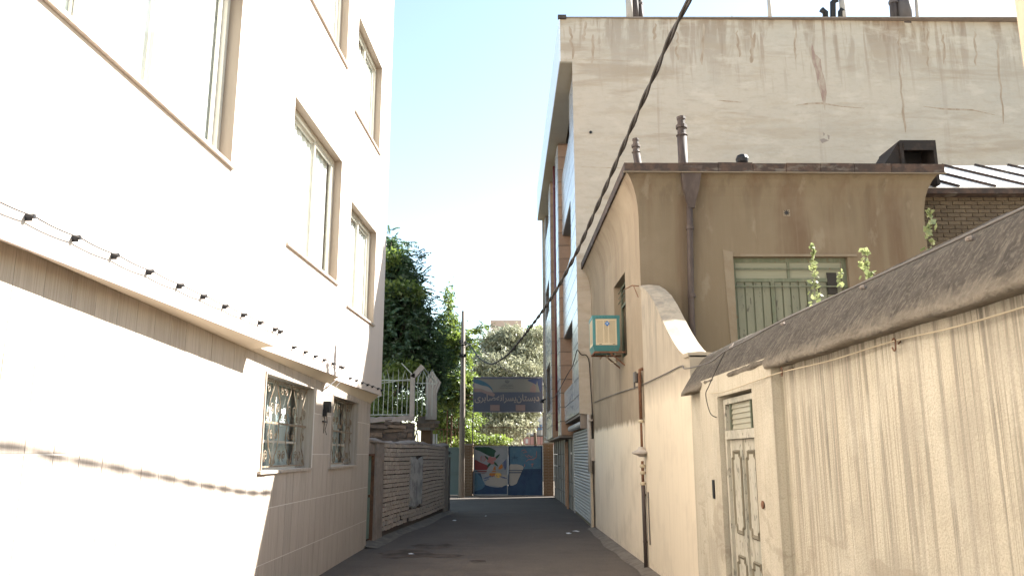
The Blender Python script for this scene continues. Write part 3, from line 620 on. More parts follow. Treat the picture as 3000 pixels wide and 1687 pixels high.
MB().box(-2.72, -2.42, 24.3, 24.9, 0, 2.42).build('shaft', 'gatebrick', HT)
for i, (x0, x1, z0, z1) in enumerate([(-2.80, -2.30, 2.40, 2.48), (-2.83, -2.20, 2.48, 2.60), (-2.83, -2.16, 2.60, 2.68), (-2.80, -2.30, 2.68, 2.80)]):
    MB().hexa([(x0, 24.1, z0), (x1 - .12, 24.1, z0), (x1, 24.35, z0), (x0, 25, z0), (x0, 24.1, z1), (x1 - .12, 24.1, z1), (x1, 24.35, z1), (x0, 25, z1)]).build('cap_course', 'concrete' if i != 1 else 'adobe', HT)
m = MB(); m.box(-2.38, -2.32, 24.5, 24.56, 0, 2.30); m.box(-2.29, -2.25, 24.5, 24.56, 0, 2.30)
tag(m.build('white_post', 'white'), 'pair of white uprights beside the capped brick pier', 'post')
m = MB(); m.tube([at(1211, 1258, 23.5), at(1220, 1262, 23.5), at(1224, 1275, 23.5), at(1224, 1305, 23.5)], .022, 8)
tag(m.build('drain_pipe', 'white', smooth=True), 'short white bent pipe in front of the capped brick pier', 'pipe')

# ================================================================== UTILITY POLE
UP = thing('utility_pole', 'grey concrete utility pole standing left of the school gate', 'pole', (-2.02, 33, 0))
m = MB(); m.tube([(-2.02, 33, 0), (-2.02, 33, 4), (-2.03, 33, 7.55)], [.125, .11, .075], 10); m.build('shaft', 'concrete', UP, smooth=True)
m = MB(); m.box(-2.17, -1.88, 32.86, 32.92, 5.60, 5.74); m.lathe((-2.03, 32.84, 5.62), [(.04, 0), (.05, .04), (.04, .1)], 8); m.build('bracket', 'black', UP)
m = MB(); m.tube([(-2.10, 32.9, 6.1), (-1.9, 32.9, 6.12)], .03, 6); m.lathe((-1.93, 32.9, 6.15), [(.03, 0), (.05, .03), (.03, .07), (.05, .1), (.02, .14)], 8); m.lathe((-2.12, 32.9, 6.2), [(.03, 0), (.05, .03), (.03, .07), (.05, .1), (.02, .14)], 8); m.build('insulator', 'black', UP)
m = MB(); m.tube([(-1.99, 32.89, 5.6), (-2.0, 32.89, 4.5), (-1.99, 32.89, 3.2)], .012, 5); m.build('wire', 'cable', UP)

# ================================================================== SCHOOL GATE
GY = 34.2
def pillar(x0, x1, ztop, label):
    t = thing('gate_pillar', label, 'pillar', ((x0 + x1) / 2, GY, 0), 'brick pillars of the school gate')
    MB().box(x0 + .01, x1 - .01, GY - .19, GY + .19, 0, ztop - .03).build('core', 'mortar', t)
    m = MB(); zz = .02; k = 0
    while zz < ztop - .08:
        off = (k % 2) * .11
        xs_ = [x0] + [x for x in (x0 + .11 + off, x0 + .32 + off) if x < x1 - .03] + [x1]
        for a, b in zip(xs_, xs_[1:]): m.box(a + .005, b - .005, GY - .2 - random.uniform(0, .004), GY - .17, zz, zz + .05)
        m.box(x0 - .002, x0 + .02, GY - .196, GY + .19, zz, zz + .05); m.box(x1 - .02, x1 + .002, GY - .196, GY + .19, zz, zz + .05)
        zz += .062; k += 1
    b = m.build('brickwork', 'gatebrick', t); b['kind'] = 'stuff'
    MB().box(x0 - .02, x1 + .02, GY - .22, GY + .22, ztop - .06, ztop).build('cap', 'concrete', t)
pillar(-2.03, -1.63, 2.14, 'left brick gate pillar, between the pole and the painted gate')
pillar(1.30, 1.72, 2.20, 'right brick gate pillar, beside the marble building')
GT = thing('school_gate', 'double leaf blue steel gate painted with flag, flower and open book', 'gate', (-.15, GY, 0))
m = MB(); m.box(-1.60, -.165, GY - .02, GY + .02, .04, 2.04); lf = m.build('gate_leaf', 'gategrey', GT)
m = MB(); m.box(-.155, 1.28, GY - .02, GY + .02, .04, 2.04); rf = m.build('gate_leaf', 'gateblue', GT)
for leaf, x0, x1, mt in ((lf, -1.60, -.165, 'gategrey'), (rf, -.155, 1.28, 'gatelight')):
    m = MB()
    m.box(x0, x1, GY - .045, GY - .021, 2.0, 2.05); m.box(x0, x1, GY - .045, GY - .021, .04, .09)
    m.box(x0, x0 + .04, GY - .045, GY - .021, .09, 2.0); m.box(x1 - .04, x1, GY - .045, GY - .021, .09, 2.0)
    m.box(x0 + .04, x1 - .04, GY - .045, GY - .021, .94, .975); m.box(x0 + .04, x1 - .04, GY - .045, GY - .021, 1.03, 1.06)
    m.build('frame', 'gateblue' if leaf is rf else 'gategrey', leaf)
zg = lambda px, py: (1290 + px * 360 / 2371, 1260 + py * 220 / 1449)
LAY = [0]
def paint(name, pts, mat, par, Y=None, conv=zg, step=.0015):
    LAY[0] += 1; Yp = (GY - .0225 if Y is None else Y) - step * LAY[0] * .35
    P = [at(*conv(*p), Yp) for p in pts]
    return MB().prism([(p[0], Yp, p[2]) for p in P], (0, .0004, 0)).build(name, mat, par)
def smoothpoly(pts, n=5):
    out = []; L = len(pts)
    for i in range(L):
        p0, p1, p2, p3 = [np.array(pts[(i + k - 1) % L], float) for k in range(4)]
        for j in range(n):
            t = j / n; out.append(tuple(.5 * ((2 * p1) + (-p0 + p2) * t + (2 * p0 - 5 * p1 + 4 * p2 - p3) * t * t + (-p0 + 3 * p1 - 3 * p2 + p3) * t ** 3)))
    return out
LAY[0] = 0
paint('painted_sky', [(1345, 310), (1940, 310), (1940, 740), (1640, 745), (1345, 745)], 'gatelight', rf)
paint('painted_sea', [(1310, 770), (1325, 1268), (1970, 1268), (1970, 770)], 'gateblue', rf)
paint('painted_sea', smoothpoly([(642, 740), (760, 800), (820, 960), (890, 1060), (1120, 1100), (1300, 1060), (1312, 1266), (642, 1266)], 4), 'gateblue', lf)
paint('painted_water', smoothpoly([(644, 780), (720, 830), (800, 930), (860, 1050), (800, 1130), (700, 1160), (644, 1150)], 4), 'gatelight', lf)
paint('painted_flag_green', smoothpoly([(645, 305), (850, 300), (960, 330), (1070, 390), (1050, 440), (1040, 505), (960, 500), (860, 450), (740, 390), (645, 355)], 4), 'paintgreen', lf)
paint('painted_flag_red', smoothpoly([(662, 570), (760, 610), (850, 650), (930, 690), (900, 760), (880, 820), (800, 830), (720, 790), (665, 730)], 4), 'paintred', lf)
paint('painted_book_page', smoothpoly([(870, 1035), (900, 960), (1000, 900), (1150, 880), (1310, 860), (1312, 1040), (1250, 1060), (1190, 1090), (1130, 1085), (1050, 1065), (940, 1062)], 4), 'paintcream', lf)
paint('painted_book_page', smoothpoly([(1330, 690), (1420, 655), (1520, 660), (1605, 705), (1570, 800), (1500, 960), (1460, 1035), (1330, 1036)], 4), 'paintcream', rf)
def curvestroke(name, pts, wd, mat, par, Y=None, conv=zg):
    LAY[0] += 1; Yp = (GY - .0225 if Y is None else Y) - .0005 * LAY[0]; m = MB()
    P = [Vector(at(*conv(*p), Yp)) for p in pts]
    L_ = []; R_ = []
    for i, p in enumerate(P):
        t = (P[min(i + 1, len(P) - 1)] - P[max(i - 1, 0)]); t = Vector((t.x, 0, t.z)).normalized(); nn = Vector((-t.z, 0, t.x))
        wf = wd * (.35 + .65 * math.sin(math.pi * (i + .5) / len(P))); L_.append(p + nn * wf / 2); R_.append(p - nn * wf / 2)
    m.loft([[tuple(a), tuple(b)] for a, b in zip(L_, R_)], cap=False); return m.build(name, mat, par)
# emblem on the flag, flower, birds, wings
for pts in ([(810, 480), (780, 520), (775, 570), (800, 600)], [(850, 480), (880, 520), (870, 570), (830, 605)], [(830, 490), (825, 590)], [(800, 500), (796, 540), (805, 590)], [(858, 500), (862, 540), (850, 590)]):
    curvestroke('painted_emblem', pts, .025, 'paintpink', lf)
for cx_, cy_, a in ((905, 535, 0), (1095, 510, 0), (945, 660, 0), (1060, 640, 0)):
    q_ = (1, -1) if (cx_ - 990) * (cy_ - 580) > 0 else (1, 1); paint('painted_leaf', smoothpoly([(cx_ - 48, cy_ - 48 * q_[1] * -1), (cx_ + 14, cy_ + 14 * q_[1] + 0), (cx_ + 52, cy_ - 52 * q_[1]), (cx_ - 14, cy_ - 14 * q_[1])], 4), 'paintleaf', lf)
for cx_, cy_ in ((965, 540), (1035, 550), (945, 590), (1000, 620), (985, 575)):
    paint('painted_petal', smoothpoly([(cx_ - 44, cy_), (cx_, cy_ - 38), (cx_ + 44, cy_), (cx_, cy_ + 38)], 4), 'paintpink', lf)
paint('painted_bird', smoothpoly([(1060, 690), (1030, 720), (1000, 790), (940, 850), (1000, 890), (1060, 860), (1070, 790)], 4), 'paintorange', lf)
paint('painted_bird', smoothpoly([(1130, 710), (1180, 650), (1205, 700), (1180, 740), (1130, 750)], 4), 'paintorange', lf)
paint('painted_bird', smoothpoly([(1080, 800), (1150, 820), (1180, 870), (1120, 915), (1060, 880)], 4), 'paintyellow', lf)
for a in range(9):
    t = math.radians(200 - a * 24); curvestroke('painted_feather', [(1060 + 100 * math.cos(t) * 1.3, 880 - 60 * math.sin(t) + 40), (1060 + 190 * math.cos(t) * 1.2, 900 - 110 * math.sin(t) * (1 if math.sin(t) < 0 else .3) + 30)], .028, 'paintnavy', lf)
for i in range(7):
    curvestroke('painted_feather', [(1195 + i * 8, 640 + i * 22), (1240 + i * 4, 600 + i * 20), (1275, 560 + i * 26)], .028, 'paintnavy', lf)
for pts in ([(1560, 400), (1620, 370), (1660, 400), (1600, 430), (1680, 420)], [(1640, 480), (1700, 520), (1690, 470), (1760, 520), (1780, 490)], [(1860, 400), (1850, 520), (1790, 560), (1700, 560), (1650, 600)], [(1630, 650), (1625, 700)], [(1750, 650), (1800, 645)], [(1775, 650), (1770, 700)]):
    curvestroke('painted_script', pts, .03, 'paintpink', rf)
for pts in ([(1375, 520), (1450, 515), (1500, 520)], [(1385, 600), (1385, 540), (1480, 540), (1480, 600)], [(1430, 540), (1430, 480)]):
    curvestroke('painted_drawing', pts, .02, 'gateblue', rf)
# fence over the gate, left small gate
GF = thing('gate_fence', 'thin iron railing standing on top of the painted gate under the sign', 'fence', (-.15, GY, 2.06))
m = MB(); m.box(-1.62, 1.30, GY - .01, GY + .01, 2.79, 2.815); m.box(-1.62, 1.30, GY - .012, GY + .012, 2.07, 2.10); m.build('rail', 'rust', GF)
ub = MB().box(-.008, .008, -.008, .008, 0, .8); me = bpy.data.meshes.new('bar'); me.from_pydata(ub.v, [], ub.f); me.materials.append(MAT['fencedark']); me.update()
for i in range(20):
    o = bpy.data.objects.new('bar', me); COL.objects.link(o); o.parent = GF; o.location = (-1.5 + i * .142 + .15, 0, .04); o.scale = (1, 1, random.uniform(.95, 1.08))
for x in (-1.65, 1.31): MB().box(x - .022, x + .022, GY - .025, GY + .025, 2.06, 3.42).build('upright', 'fencedark', GF)
SG = thing('side_gate', 'grey green steel gate leaf between the brick wall and the pole', 'gate', (-2.45, 34.3, 0))
m = MB(); m.box(-2.85, -2.2, 34.28, 34.32, .05, 1.98); m.build('panel', 'steelgreen', SG)
for q in ((-2.85, -2.2, 34.25, 34.279, 1.93, 1.99), (-2.85, -2.2, 34.25, 34.279, .9, .93), (-2.85, -2.2, 34.25, 34.279, .98, 1.01), (-2.85, -2.2, 34.255, 34.279, 1.55, 1.56)): MB().box(*q).build('rib', 'steelgreen', SG)
struct(MB().box(-2.9, 1.8, 34.0, 34.4, .0, .045).build('threshold', 'concrete'))
RF = thing('rusty_fence', 'rusty open railing above the grey green gate leaf', 'fence', (-2.9, 34.6, 2))
for x, h in ((-2.76, 3.95), (-2.58, 3.9)): MB().box(x - .025, x + .025, 34.58, 34.63, 2.0, h).build('post', 'rust', RF)
MB().box(-3.3, -2.2, 34.59, 34.62, 2.72, 2.75).box(-3.3, -2.55, 34.59, 34.62, 2.17, 2.2).build('rail', 'rust', RF)
for x in (-3.22, -3.05, -2.9, -2.4, -2.28): MB().box(x - .01, x + .01, 34.59, 34.61, 2.1, 3.3 if x > -2.6 else 2.75).build('bar', 'rust', RF)
# ---------------- sign
SY = 33.9
SN = thing('school_sign', 'wide slate blue school sign with pale Persian lettering above the painted gate', 'sign', (-.17, SY, 3.4))
A = at(1387, 1104, SY); B = at(1591, 1207, SY)
x0, x1, z0, z1 = A[0], B[0], B[2], A[2]
MB().box(x0 + .02, x1 - .02, SY - .03, SY + .03, z0 + .02, z1 - .02).build('board', 'signblue', SN)
MB().box(x0, x1, SY - .05, SY + .05, z1 - .045, z1).box(x0, x1, SY - .05, SY + .05, z0, z0 + .03).box(x0, x0 + .03, SY - .05, SY + .05, z0 + .03, z1 - .045).box(x1 - .04, x1, SY - .05, SY + .05, z0 + .03, z1 - .045).build('frame', 'signframe', SN)
zsg = lambda px, py: (1370 + px * 250 / 2415, 1080 + py * 150 / 1449)
LAY[0] = 0; S_Y = SY - .0305
def sp(n, pts, mat): return paint(n, pts, mat, SN, S_Y, zsg, .002)
sp('header_band', [(160, 285), (2080, 285), (2080, 658), (160, 658)], 'signcream')
sp('printed_corner', smoothpoly([(1800, 290), (2075, 290), (2075, 640), (2010, 600), (1960, 470), (1850, 400), (1700, 330)], 4), 'signnavy')
sp('printed_dome', smoothpoly([(1770, 650), (1790, 520), (1830, 470), (1870, 410), (1910, 470), (1940, 520), (1960, 650)], 3), 'signpink')
sp('printed_tower', [(1930, 655), (1945, 430), (1970, 330), (1985, 430), (2040, 640), (2040, 655)], 'signcream')
sp('printed_flag', smoothpoly([(165, 300), (330, 310), (480, 370), (610, 460), (690, 560), (712, 655), (660, 570), (560, 500), (420, 470), (165, 395)], 4), 'signteal')
sp('printed_flag', smoothpoly([(165, 400), (420, 475), (560, 505), (650, 570), (705, 660), (560, 640), (380, 560), (165, 560)], 4), 'paintcream')
sp('printed_flag', smoothpoly([(165, 560), (300, 560), (440, 600), (560, 640), (700, 665), (770, 720), (740, 780), (640, 760), (500, 700), (330, 640), (165, 650)], 4), 'signpink')
def ss(pts, wd, mat='signdk', n='printed_emblem'): return curvestroke(n, pts, wd, mat, SN, S_Y - .001, zsg)
ss([(1115, 305), (1118, 405)], .02); ss([(1075, 320), (1060, 350), (1080, 385), (1110, 400)], .018); ss([(1160, 320), (1178, 350), (1155, 385), (1122, 400)], .018); ss([(1095, 318), (1088, 350), (1105, 385)], .014); ss([(1140, 318), (1148, 350), (1130, 385)], .014)
for (xa, xb, y_) in ((980, 1270, 450), (940, 1310, 492), (905, 1335, 538)):
    u = xa; r = random.Random(int(y_))
    while u < xb - 20: v = u + r.uniform(14, 34); ss([(u, y_ + r.uniform(-6, 6)), ((u + v) / 2, y_ + r.uniform(-10, 8)), (v, y_ + r.uniform(-6, 6))], .016, n='printed_line'); u = v + 6
for (xa, xb) in ((640, 908), (1360, 1630)):
    sp('pasted_label', [(xa, 1018), (xb, 1018), (xb, 1192), (xa, 1192)], 'signpink')
    for y_ in (1062, 1148):
        u = xa + 30; r = random.Random(y_ + xa)
        while u < xb - 40: v = u + r.uniform(18, 40); ss([(u, y_ + r.uniform(-12, 12)), ((u + v) / 2, y_ + r.uniform(-16, 10)), (v, y_ + r.uniform(-8, 8))], .02, 'paintred', 'printed_line'); u = v + 8
# lettering: Persian words in presentation forms, laid out left to right in visual order
WORDS = [('\ufea9', '\ufe91\ufeb4\ufe98\ufe8e', '\ufee5'), ('\ufb58\ufeb4\ufeae', '\ufe8d', '\ufee7\ufeea'), ('\ufebb\ufe8e', '\ufe91\ufeae', '\ufbfc')]
def text_mesh(s):
    cu = bpy.data.curves.new('lettering', 'FONT'); cu.body = s; cu.size = 1; cu.offset = .018; cu.resolution_u = 3
    ob = bpy.data.objects.new('lettering', cu); COL.objects.link(ob); bpy.context.view_layer.update()
    dg = bpy.context.evaluated_depsgraph_get(); me = bpy.data.meshes.new_from_object(ob.evaluated_get(dg)); COL.objects.unlink(ob); bpy.data.objects.remove(ob)
    return me
for wi, (word, (xa, xb)) in enumerate(zip(WORDS, [(1385, 2030), (810, 1375), (195, 795)])):
    s = ''.join(word)[::-1]
    try:
        me = text_mesh(s); me.materials.clear(); me.materials.append(MAT['signtext'])
        vs = np.array([v.co[:] for v in me.vertices]); w0, w1 = vs[:, 0].min(), vs[:, 0].max()
        pa = at(*zsg(xa, 905), SY - .04); pb = at(*zsg(xb, 905), SY - .04)
        sx = (pb[0] - pa[0]) / (w1 - w0); pt = at(*zsg(xa, 725), SY - .04); szc = (pt[2] - pa[2]) / .70
        for v in me.vertices:
            x, y, _ = v.co; v.co = (pa[0] + (x - w0) * sx - ORG[SN.name][0], SY - .0345 - ORG[SN.name][1], pa[2] + y * szc - ORG[SN.name][2])
        o = bpy.data.objects.new('lettering', me); COL.objects.link(o); o.parent = SN
    except Exception as e: print('TEXT', e)
m = MB()
for zz in (3.95, 4.12): m.box(-2.0, x0, SY + .1, SY + .14, zz, zz + .04)
for zz in (3.95, 4.12): m.box(x1, 1.75, SY + .1, SY + .14, zz, zz + .04)
tag(m.build('sign_beam', 'rust'), 'pair of rusty beams carrying the school sign between pole and building', 'beam')

# ================================================================== RIGHT: LOW WALL
LW = thing('plaster_wall', 'streaked plaster boundary wall with a thick rounded cement coping', 'wall', (2.1, 6, 0))
DOOR = (6.86, 7.95, 0, 2.25)
rb = lambda Y: rx(Y) - .09
m = MB()
wall_holes(m, lambda s: (rx(s), s), lambda s: (1, 0), -8, 6.35, 0, 2.40, [], .1)
m.add([(rx(6.35), 6.35, 0), (rb(6.35), 6.35, 0), (rb(6.35), 6.35, 2.42), (rx(6.35), 6.35, 2.42)], [(0, 1, 2, 3)])
wall_holes(m, lambda s: (rb(s), s), lambda s: (1, 0), 6.35, 8.62, 0, 2.46, [DOOR], .16)
m.add([(rx(8.62), 8.62, 0), (rb(8.62), 8.62, 0), (rb(8.62), 8.62, 2.42), (rx(8.62), 8.62, 2.42)], [(0, 1, 2, 3)])
wall_holes(m, lambda s: (rx(s), s), lambda s: (1, 0), 8.62, 9.42, 0, 2.4, [], .1)
m.box(rx(6) + .34, rx(6) + .36, -8, 9.4, 0, 2.6)
m.build('wall_face', 'lowwall', LW)
# coping: lofted hump with surface unevenness
m = MB(); rings = []
prof = [(-.02, 2.37), (-.118, 2.362), (-.13, 2.39), (-.065, 2.50), (.015, 2.615), (.11, 2.745), (.2, 2.835), (.29, 2.875), (.38, 2.86), (.45, 2.74), (.47, 2.4)]
yl = list(np.arange(-8, 9.36, .11)) + [9.36]
for y in yl:
    e = max(0, (y - 8.7)) ; r = []
    for i, (dx, zz) in enumerate(prof):
        nz = .012 * math.sin(y * 3.1 + i) + .009 * math.sin(y * 7.7 + i * 2.1) + random.uniform(-.007, .007)
        ext = 0
        if 6.45 < y < 8.55 and i in (1, 2): ext = .034; zz += .04
        r.append((rx(y) + dx + ext + (nz if i > 1 else nz * .3), y + .02 * math.sin(i * 1.7), zz + nz * (.8 if i > 1 else .3)))
    rings.append(r)
m.loft(rings, 0, True, True); m.build('coping', 'coping', LW, smooth=True)
# the door
DX = rb(7.4) + .07
do = MB()
do.box(DX - .03, DX + .05, 6.88, 6.93, 0, 2.22); do.box(DX - .03, DX + .05, 7.87, 7.92, 0, 2.22); do.box(DX - .03, DX + .05, 6.93, 7.87, 2.17, 2.22); do.box(DX - .04, DX + .05, 6.93, 7.87, 1.84, 1.92)
dob = do.build('door', 'doorpaint', LW)
MB().box(DX + .03, DX + .05, 6.95, 7.85, 1.92, 2.17).build('transom_backing', 'greenpaint', dob)
for i in range(5): 
    MB().hexa([(DX - .008, 7.08, 1.93 + i * .048), (DX - .004, 7.08, 1.925 + i * .048), (DX - .004, 7.72, 1.925 + i * .048), (DX - .008, 7.72, 1.93 + i * .048), (DX + .004, 7.08, 1.977 + i * .048), (DX + .008, 7.08, 1.972 + i * .048), (DX + .008, 7.72, 1.972 + i * .048), (DX + .004, 7.72, 1.977 + i * .048)]).build('louver', 'louverglass', dob)
MB().box(DX - .02, DX + .02, 7.05, 7.08, 1.92, 2.17).box(DX - .02, DX + .02, 7.72, 7.75, 1.92, 2.17).build('louver_frame', 'greenpaint', dob)
def door_leaf(y0, y1):
    l_ = MB().box(DX, DX + .04, y0, y1, .03, 1.835).build('leaf', 'doorpaint', dob)
    for z0_, z1_ in ((.98, 1.74), (.12, .80)):
        a, b = y0 + .08, y1 - .08; c = .05
        pts = [(a + c, z1_), (b - c, z1_), (b - c, z1_ - c), (b, z1_ - c * 1.3), (b, z0_ + c * 1.3), (b - c, z0_ + c), (b - c, z0_), (a + c, z0_), (a + c, z0_ + c), (a, z0_ + c * 1.3), (a, z1_ - c * 1.3), (a + c, z1_ - c)]
        cy_, cz_ = (a + b) / 2, (z0_ + z1_) / 2
        out = [(DX - .004, y, zz) for y, zz in pts]; mid = [(DX - .018, cy_ + (y - cy_) * .94, cz_ + (zz - cz_) * .965) for y, zz in pts]
        inn = [(DX - .002, cy_ + (y - cy_) * .80, cz_ + (zz - cz_) * .90) for y, zz in pts]
        MB().loft([out, mid, inn], 0, True, False).build('moulding', 'doordark', dob)
        MB().add([(DX - .003, cy_ + (y - cy_) * .8, cz_ + (zz - cz_) * .9) for y, zz in pts], [tuple(range(12))]).build('raised_panel', 'doorpaint', dob)
door_leaf(6.935, 7.397); door_leaf(7.403, 7.865)
MB().box(DX - .02, DX - .001, 7.385, 7.41, .03, 1.835).build('meeting_strip', 'doorpaint', dob)
m = MB(); m.box(rb(8.2) - .012, rb(8.2) + .004, 8.20, 8.27, 1.27, 1.45); tag(m.build('number_plate', 'black'), 'narrow dark plate on the plaster left of the old door', 'plate')
m = MB(); m.lathe((0, 0, 0), [(.0, 0), (.03, .002), (.034, .012), (.02, .018), (0, .02)], 12)
o = m.build('door_bell', 'rust'); o.rotation_euler = (0, -math.pi / 2, 0); o.location = (rb(6.72) + .0, 6.72, 1.30); tag(o, 'small round rusty knob on the plaster right of the old door', 'knob')

# slope wall and pale lower wall of the house
SWL = thing('sloping_wall', 'garden wall sloping up in a curve to the corner of the ochre house', 'wall', (2.1, 10.5, 0))
pr_ = [(9.40, 2.84), (9.62, 2.85), (9.85, 2.93), (10.1, 3.05), (10.4, 3.22), (10.8, 3.48), (11.2, 3.75), (11.55, 3.95), (11.95, 4.12), (12.42, 4.28)]
m = MB()
for (a, b), (c, d) in zip(pr_, pr_[1:]):
    m.add([(rx(a) , a, 1.95), (rx(c), c, 1.95), (rx(c), c, d), (rx(a), a, b)], [(0, 1, 2, 3)])
    m.add([(rx(a) + .27, a, 0), (rx(c) + .27, c, 0), (rx(c) + .27, c, d), (rx(a) + .27, a, b)], [(0, 1, 2, 3)])
m.add([(rx(9.4), 9.40, 2.3), (rx(9.4) + .27, 9.4, 2.3), (rx(9.4) + .27, 9.4, 2.84), (rx(9.4), 9.40, 2.84)], [(0, 1, 2, 3)])
m.build('wall_face', 'slopewall', SWL)
m = MB()
wall_holes(m, lambda s: (rx(s), s), lambda s: (1, 0), 9.42, 12.42, 0, 1.95, [], .1); m.build('lower_wall_face', 'slopewall', SWL)
m = MB(); m.loft([[(rx(a) - .02, a, b - .02), (rx(a) - .022, a, b + .03), (rx(a) + .13, a, b + .045), (rx(a) + .29, a, b + .03), (rx(a) + .29, a, b - .02)] for a, b in pr_], 0, True, True); m.build('coping', 'slopewall', SWL)

# ================================================================== OCHRE HOUSE
HS = thing('ochre_house', 'old ochre plastered house with a dark rusty roof edge, right of the alley', 'house', (4, 14, 0))
hy = lambda X: 12.42 + .0165 * (X - 2.03)
SW = [(13.95, 15.35, 3.40, 4.88), (16.95, 17.8, 3.75, 4.6)]; FW = [(3.53, 5.37, 3.1, 4.79)]
m = MB()
wall_holes(m, lambda s: (rx(s), s), lambda s: (1, 0), 12.42, 19.19, 2.25, 5.46, SW, .2)
wall_holes(m, lambda s: (rx(s), s), lambda s: (1, 0), 12.42, 19.19, 0, 2.25, [], .1)
m.build('side_wall', 'housewall', HS)
m = MB(); wall_holes(m, lambda s: (s, hy(s)), lambda s: (0, 1), rx(12.42), 6.68, 0, 5.46, FW, .16)
m.add([(6.68, hy(6.68), 0), (6.68, 19, 0), (6.68, 19, 6.05), (6.68, hy(6.68), 6.05)], [(0, 1, 2, 3)])
m.build('front_wall', 'housefront', HS)
def offs(d, z):
    c = Vector((rx(12.42), 12.42)); return [(rx(19.15) - d, 19.15, z), (c.x - d, c.y - d, z), (6.68 + d, hy(6.68) - d, z), (6.68 + d, 19.0, z)]
prof = [(0, 5.45), (.012, 5.62), (.035, 5.78), (.075, 5.92), (.13, 6.04), (.20, 6.135)]
rings = [offs(d, z) for d, z in prof]
MB().loft([[r[0], r[1]] for r in rings], cap=False).build('cornice', 'housewall', HS, smooth=True)
MB().loft([[r[1], r[2], r[3]] for r in rings], cap=False).build('cornice', 'housefront', HS)
# flashing pieces
m = MB(); rings = [offs(d, z) for d, z in [(.20, 6.13), (.235, 6.125), (.24, 6.27), (.18, 6.285)]]
m.loft([[r[0], r[1]] for r in rings], cap=False); m.build('flashing', 'flashing', HS)
xs_ = [rx(12.42) - .24, 2.75, 3.3, 3.86, 4.4, 4.95, 5.5, 6.1, 6.96]
for i, (a, b) in enumerate(zip(xs_, xs_[1:])):
    yb = lambda X: hy(X) - .25; j = random.uniform(-.012, .012)
    MB().hexa([(a + .004, yb(a) - .005, 6.125), (b - .004, yb(b) - .005, 6.125), (b - .004, yb(b) + .03, 6.125), (a + .004, yb(a) + .03, 6.125), (a + .004, yb(a) - .012 + j * .3, 6.27 + j), (b - .004, yb(b) - .012 + j * .3, 6.27 + j), (b - .004, yb(b) + .06, 6.28 + j), (a + .004, yb(a) + .06, 6.28 + j)]).build('flashing', 'flashing', HS)
MB().hexa([(rx(12.42) - .26, 12.15, 6.105), (6.97, hy(6.97) - .27, 6.105), (6.97, hy(6.97) - .22, 6.105), (rx(12.42) - .26, 12.2, 6.105), (rx(12.42) - .26, 12.15, 6.12), (6.97, hy(6.97) - .27, 6.12), (6.97, hy(6.97) - .22, 6.12), (rx(12.42) - .26, 12.2, 6.12)]).build('drip_edge', 'surround', HS)
MB().add([p for p in offs(.18, 6.24)], [(0, 1, 2, 3)]).build('roof', 'flashing', HS)
# side window with transom bars
def shut_window(par, axis, a, b, c, d, base):
    pass
xw = rx(14.6) + .12
m = MB(); a, b, c, d = SW[0]
m.box(xw, xw + .04, a, a + .06, c, d); m.box(xw, xw + .04, b - .06, b, c, d); m.box(xw, xw + .04, a + .06, b - .06, d - .06, d); m.box(xw, xw + .04, a + .06, b - .06, c, c + .06); m.box(xw, xw + .04, a + .06, b - .06, 4.45, 4.5); m.box(xw, xw + .04, 14.62, 14.66, c + .06, 4.45)
wo = m.build('window', 'greenpaint', HS)
MB().add([(xw + .02, a, c), (xw + .02, b, c), (xw + .02, b, d), (xw + .02, a, d)], [(0, 1, 2, 3)]).build('pane', 'glassdark', wo)
MB().box(xw + .3, xw + .35, a - .2, b + .2, c - .2, d + .2).build('room_back', 'dark', wo)
for i in range(3): MB().tube([(xw - .05, a + .02, 4.55 + i * .1), (xw - .05, b - .02, 4.55 + i * .1)], .008, 5).build('bar', 'greenpaint', wo)
a, b, c, d = SW[1]
wo = MB().box(xw, xw + .04, a, b, c, c + .05).box(xw, xw + .04, a, b, d - .05, d).box(xw, xw + .04, a, a + .05, c + .05, d - .05).box(xw, xw + .04, b - .05, b, c + .05, d - .05).build('window', 'greenpaint', HS)
MB().box(xw + .02, xw + .025, a, b, c, d).build('pane', 'frostglass', wo)
# front window: transoms over slatted panels
yf = hy(4.4) + .10; m = MB(); a, b, c, d = FW[0]
for q in ((a, a + .06, c, d), (b - .06, b, c, d), (a + .06, b - .06, d - .07, d), (a + .06, b - .06, 4.40, 4.46), (4.14, 4.20, c, 4.40), (4.72, 4.78, c, 4.40), (4.42, 4.46, 4.46, 4.72)): m.box(q[0], q[1], yf, yf + .05, q[2], q[3])
m.box(a + .06, b - .06, yf - .04, yf - .02, 4.60, 4.62); m.box(a + .02, b - .02, yf - .04, yf - .02, 4.31, 4.33)
wo = m.build('window', 'greenpaint', HS)
MAT['slatgrey'] = M('grey_slat', (.155, .16, .12), .7, [LY((5, 5, 1.2), .45, .65, .5, (.105, .11, .085)), LY((20, 20, 5), .6, .66, .8, (.05, .045, .04))])
for (p, q) in ((a + .06, 4.14), (4.20, 4.72), (4.78, b - .06)):
    n = max(2, round((q - p) / .125)); wd = (q - p) / n
    for i in range(n): MB().box(p + i * wd + .012, p + (i + 1) * wd - .012, yf + .022, yf + .04, c, 4.40).build('slat', 'slatgrey', wo)
MB().box(a + .06, b - .06, yf + .041, yf + .045, c, 4.40).build('backing', 'greenpaint', wo)
MB().add([(a + .06, yf + .02, 4.46), (4.42, yf + .02, 4.46), (4.42, yf + .02, 4.72), (a + .06, yf + .02, 4.72)], [(0, 1, 2, 3)]).build('pane', 'frostglass', wo)
MB().add([(4.46, yf + .02, 4.46), (b - .06, yf + .02, 4.46), (b - .06, yf + .02, 4.72), (4.46, yf + .02, 4.72)], [(0, 1, 2, 3)]).build('pane', 'frostglass', wo)
MB().box(5.05, 5.2, yf - .006, yf + .018, 4.2, 4.55).build('dark_gap', 'dark', wo)
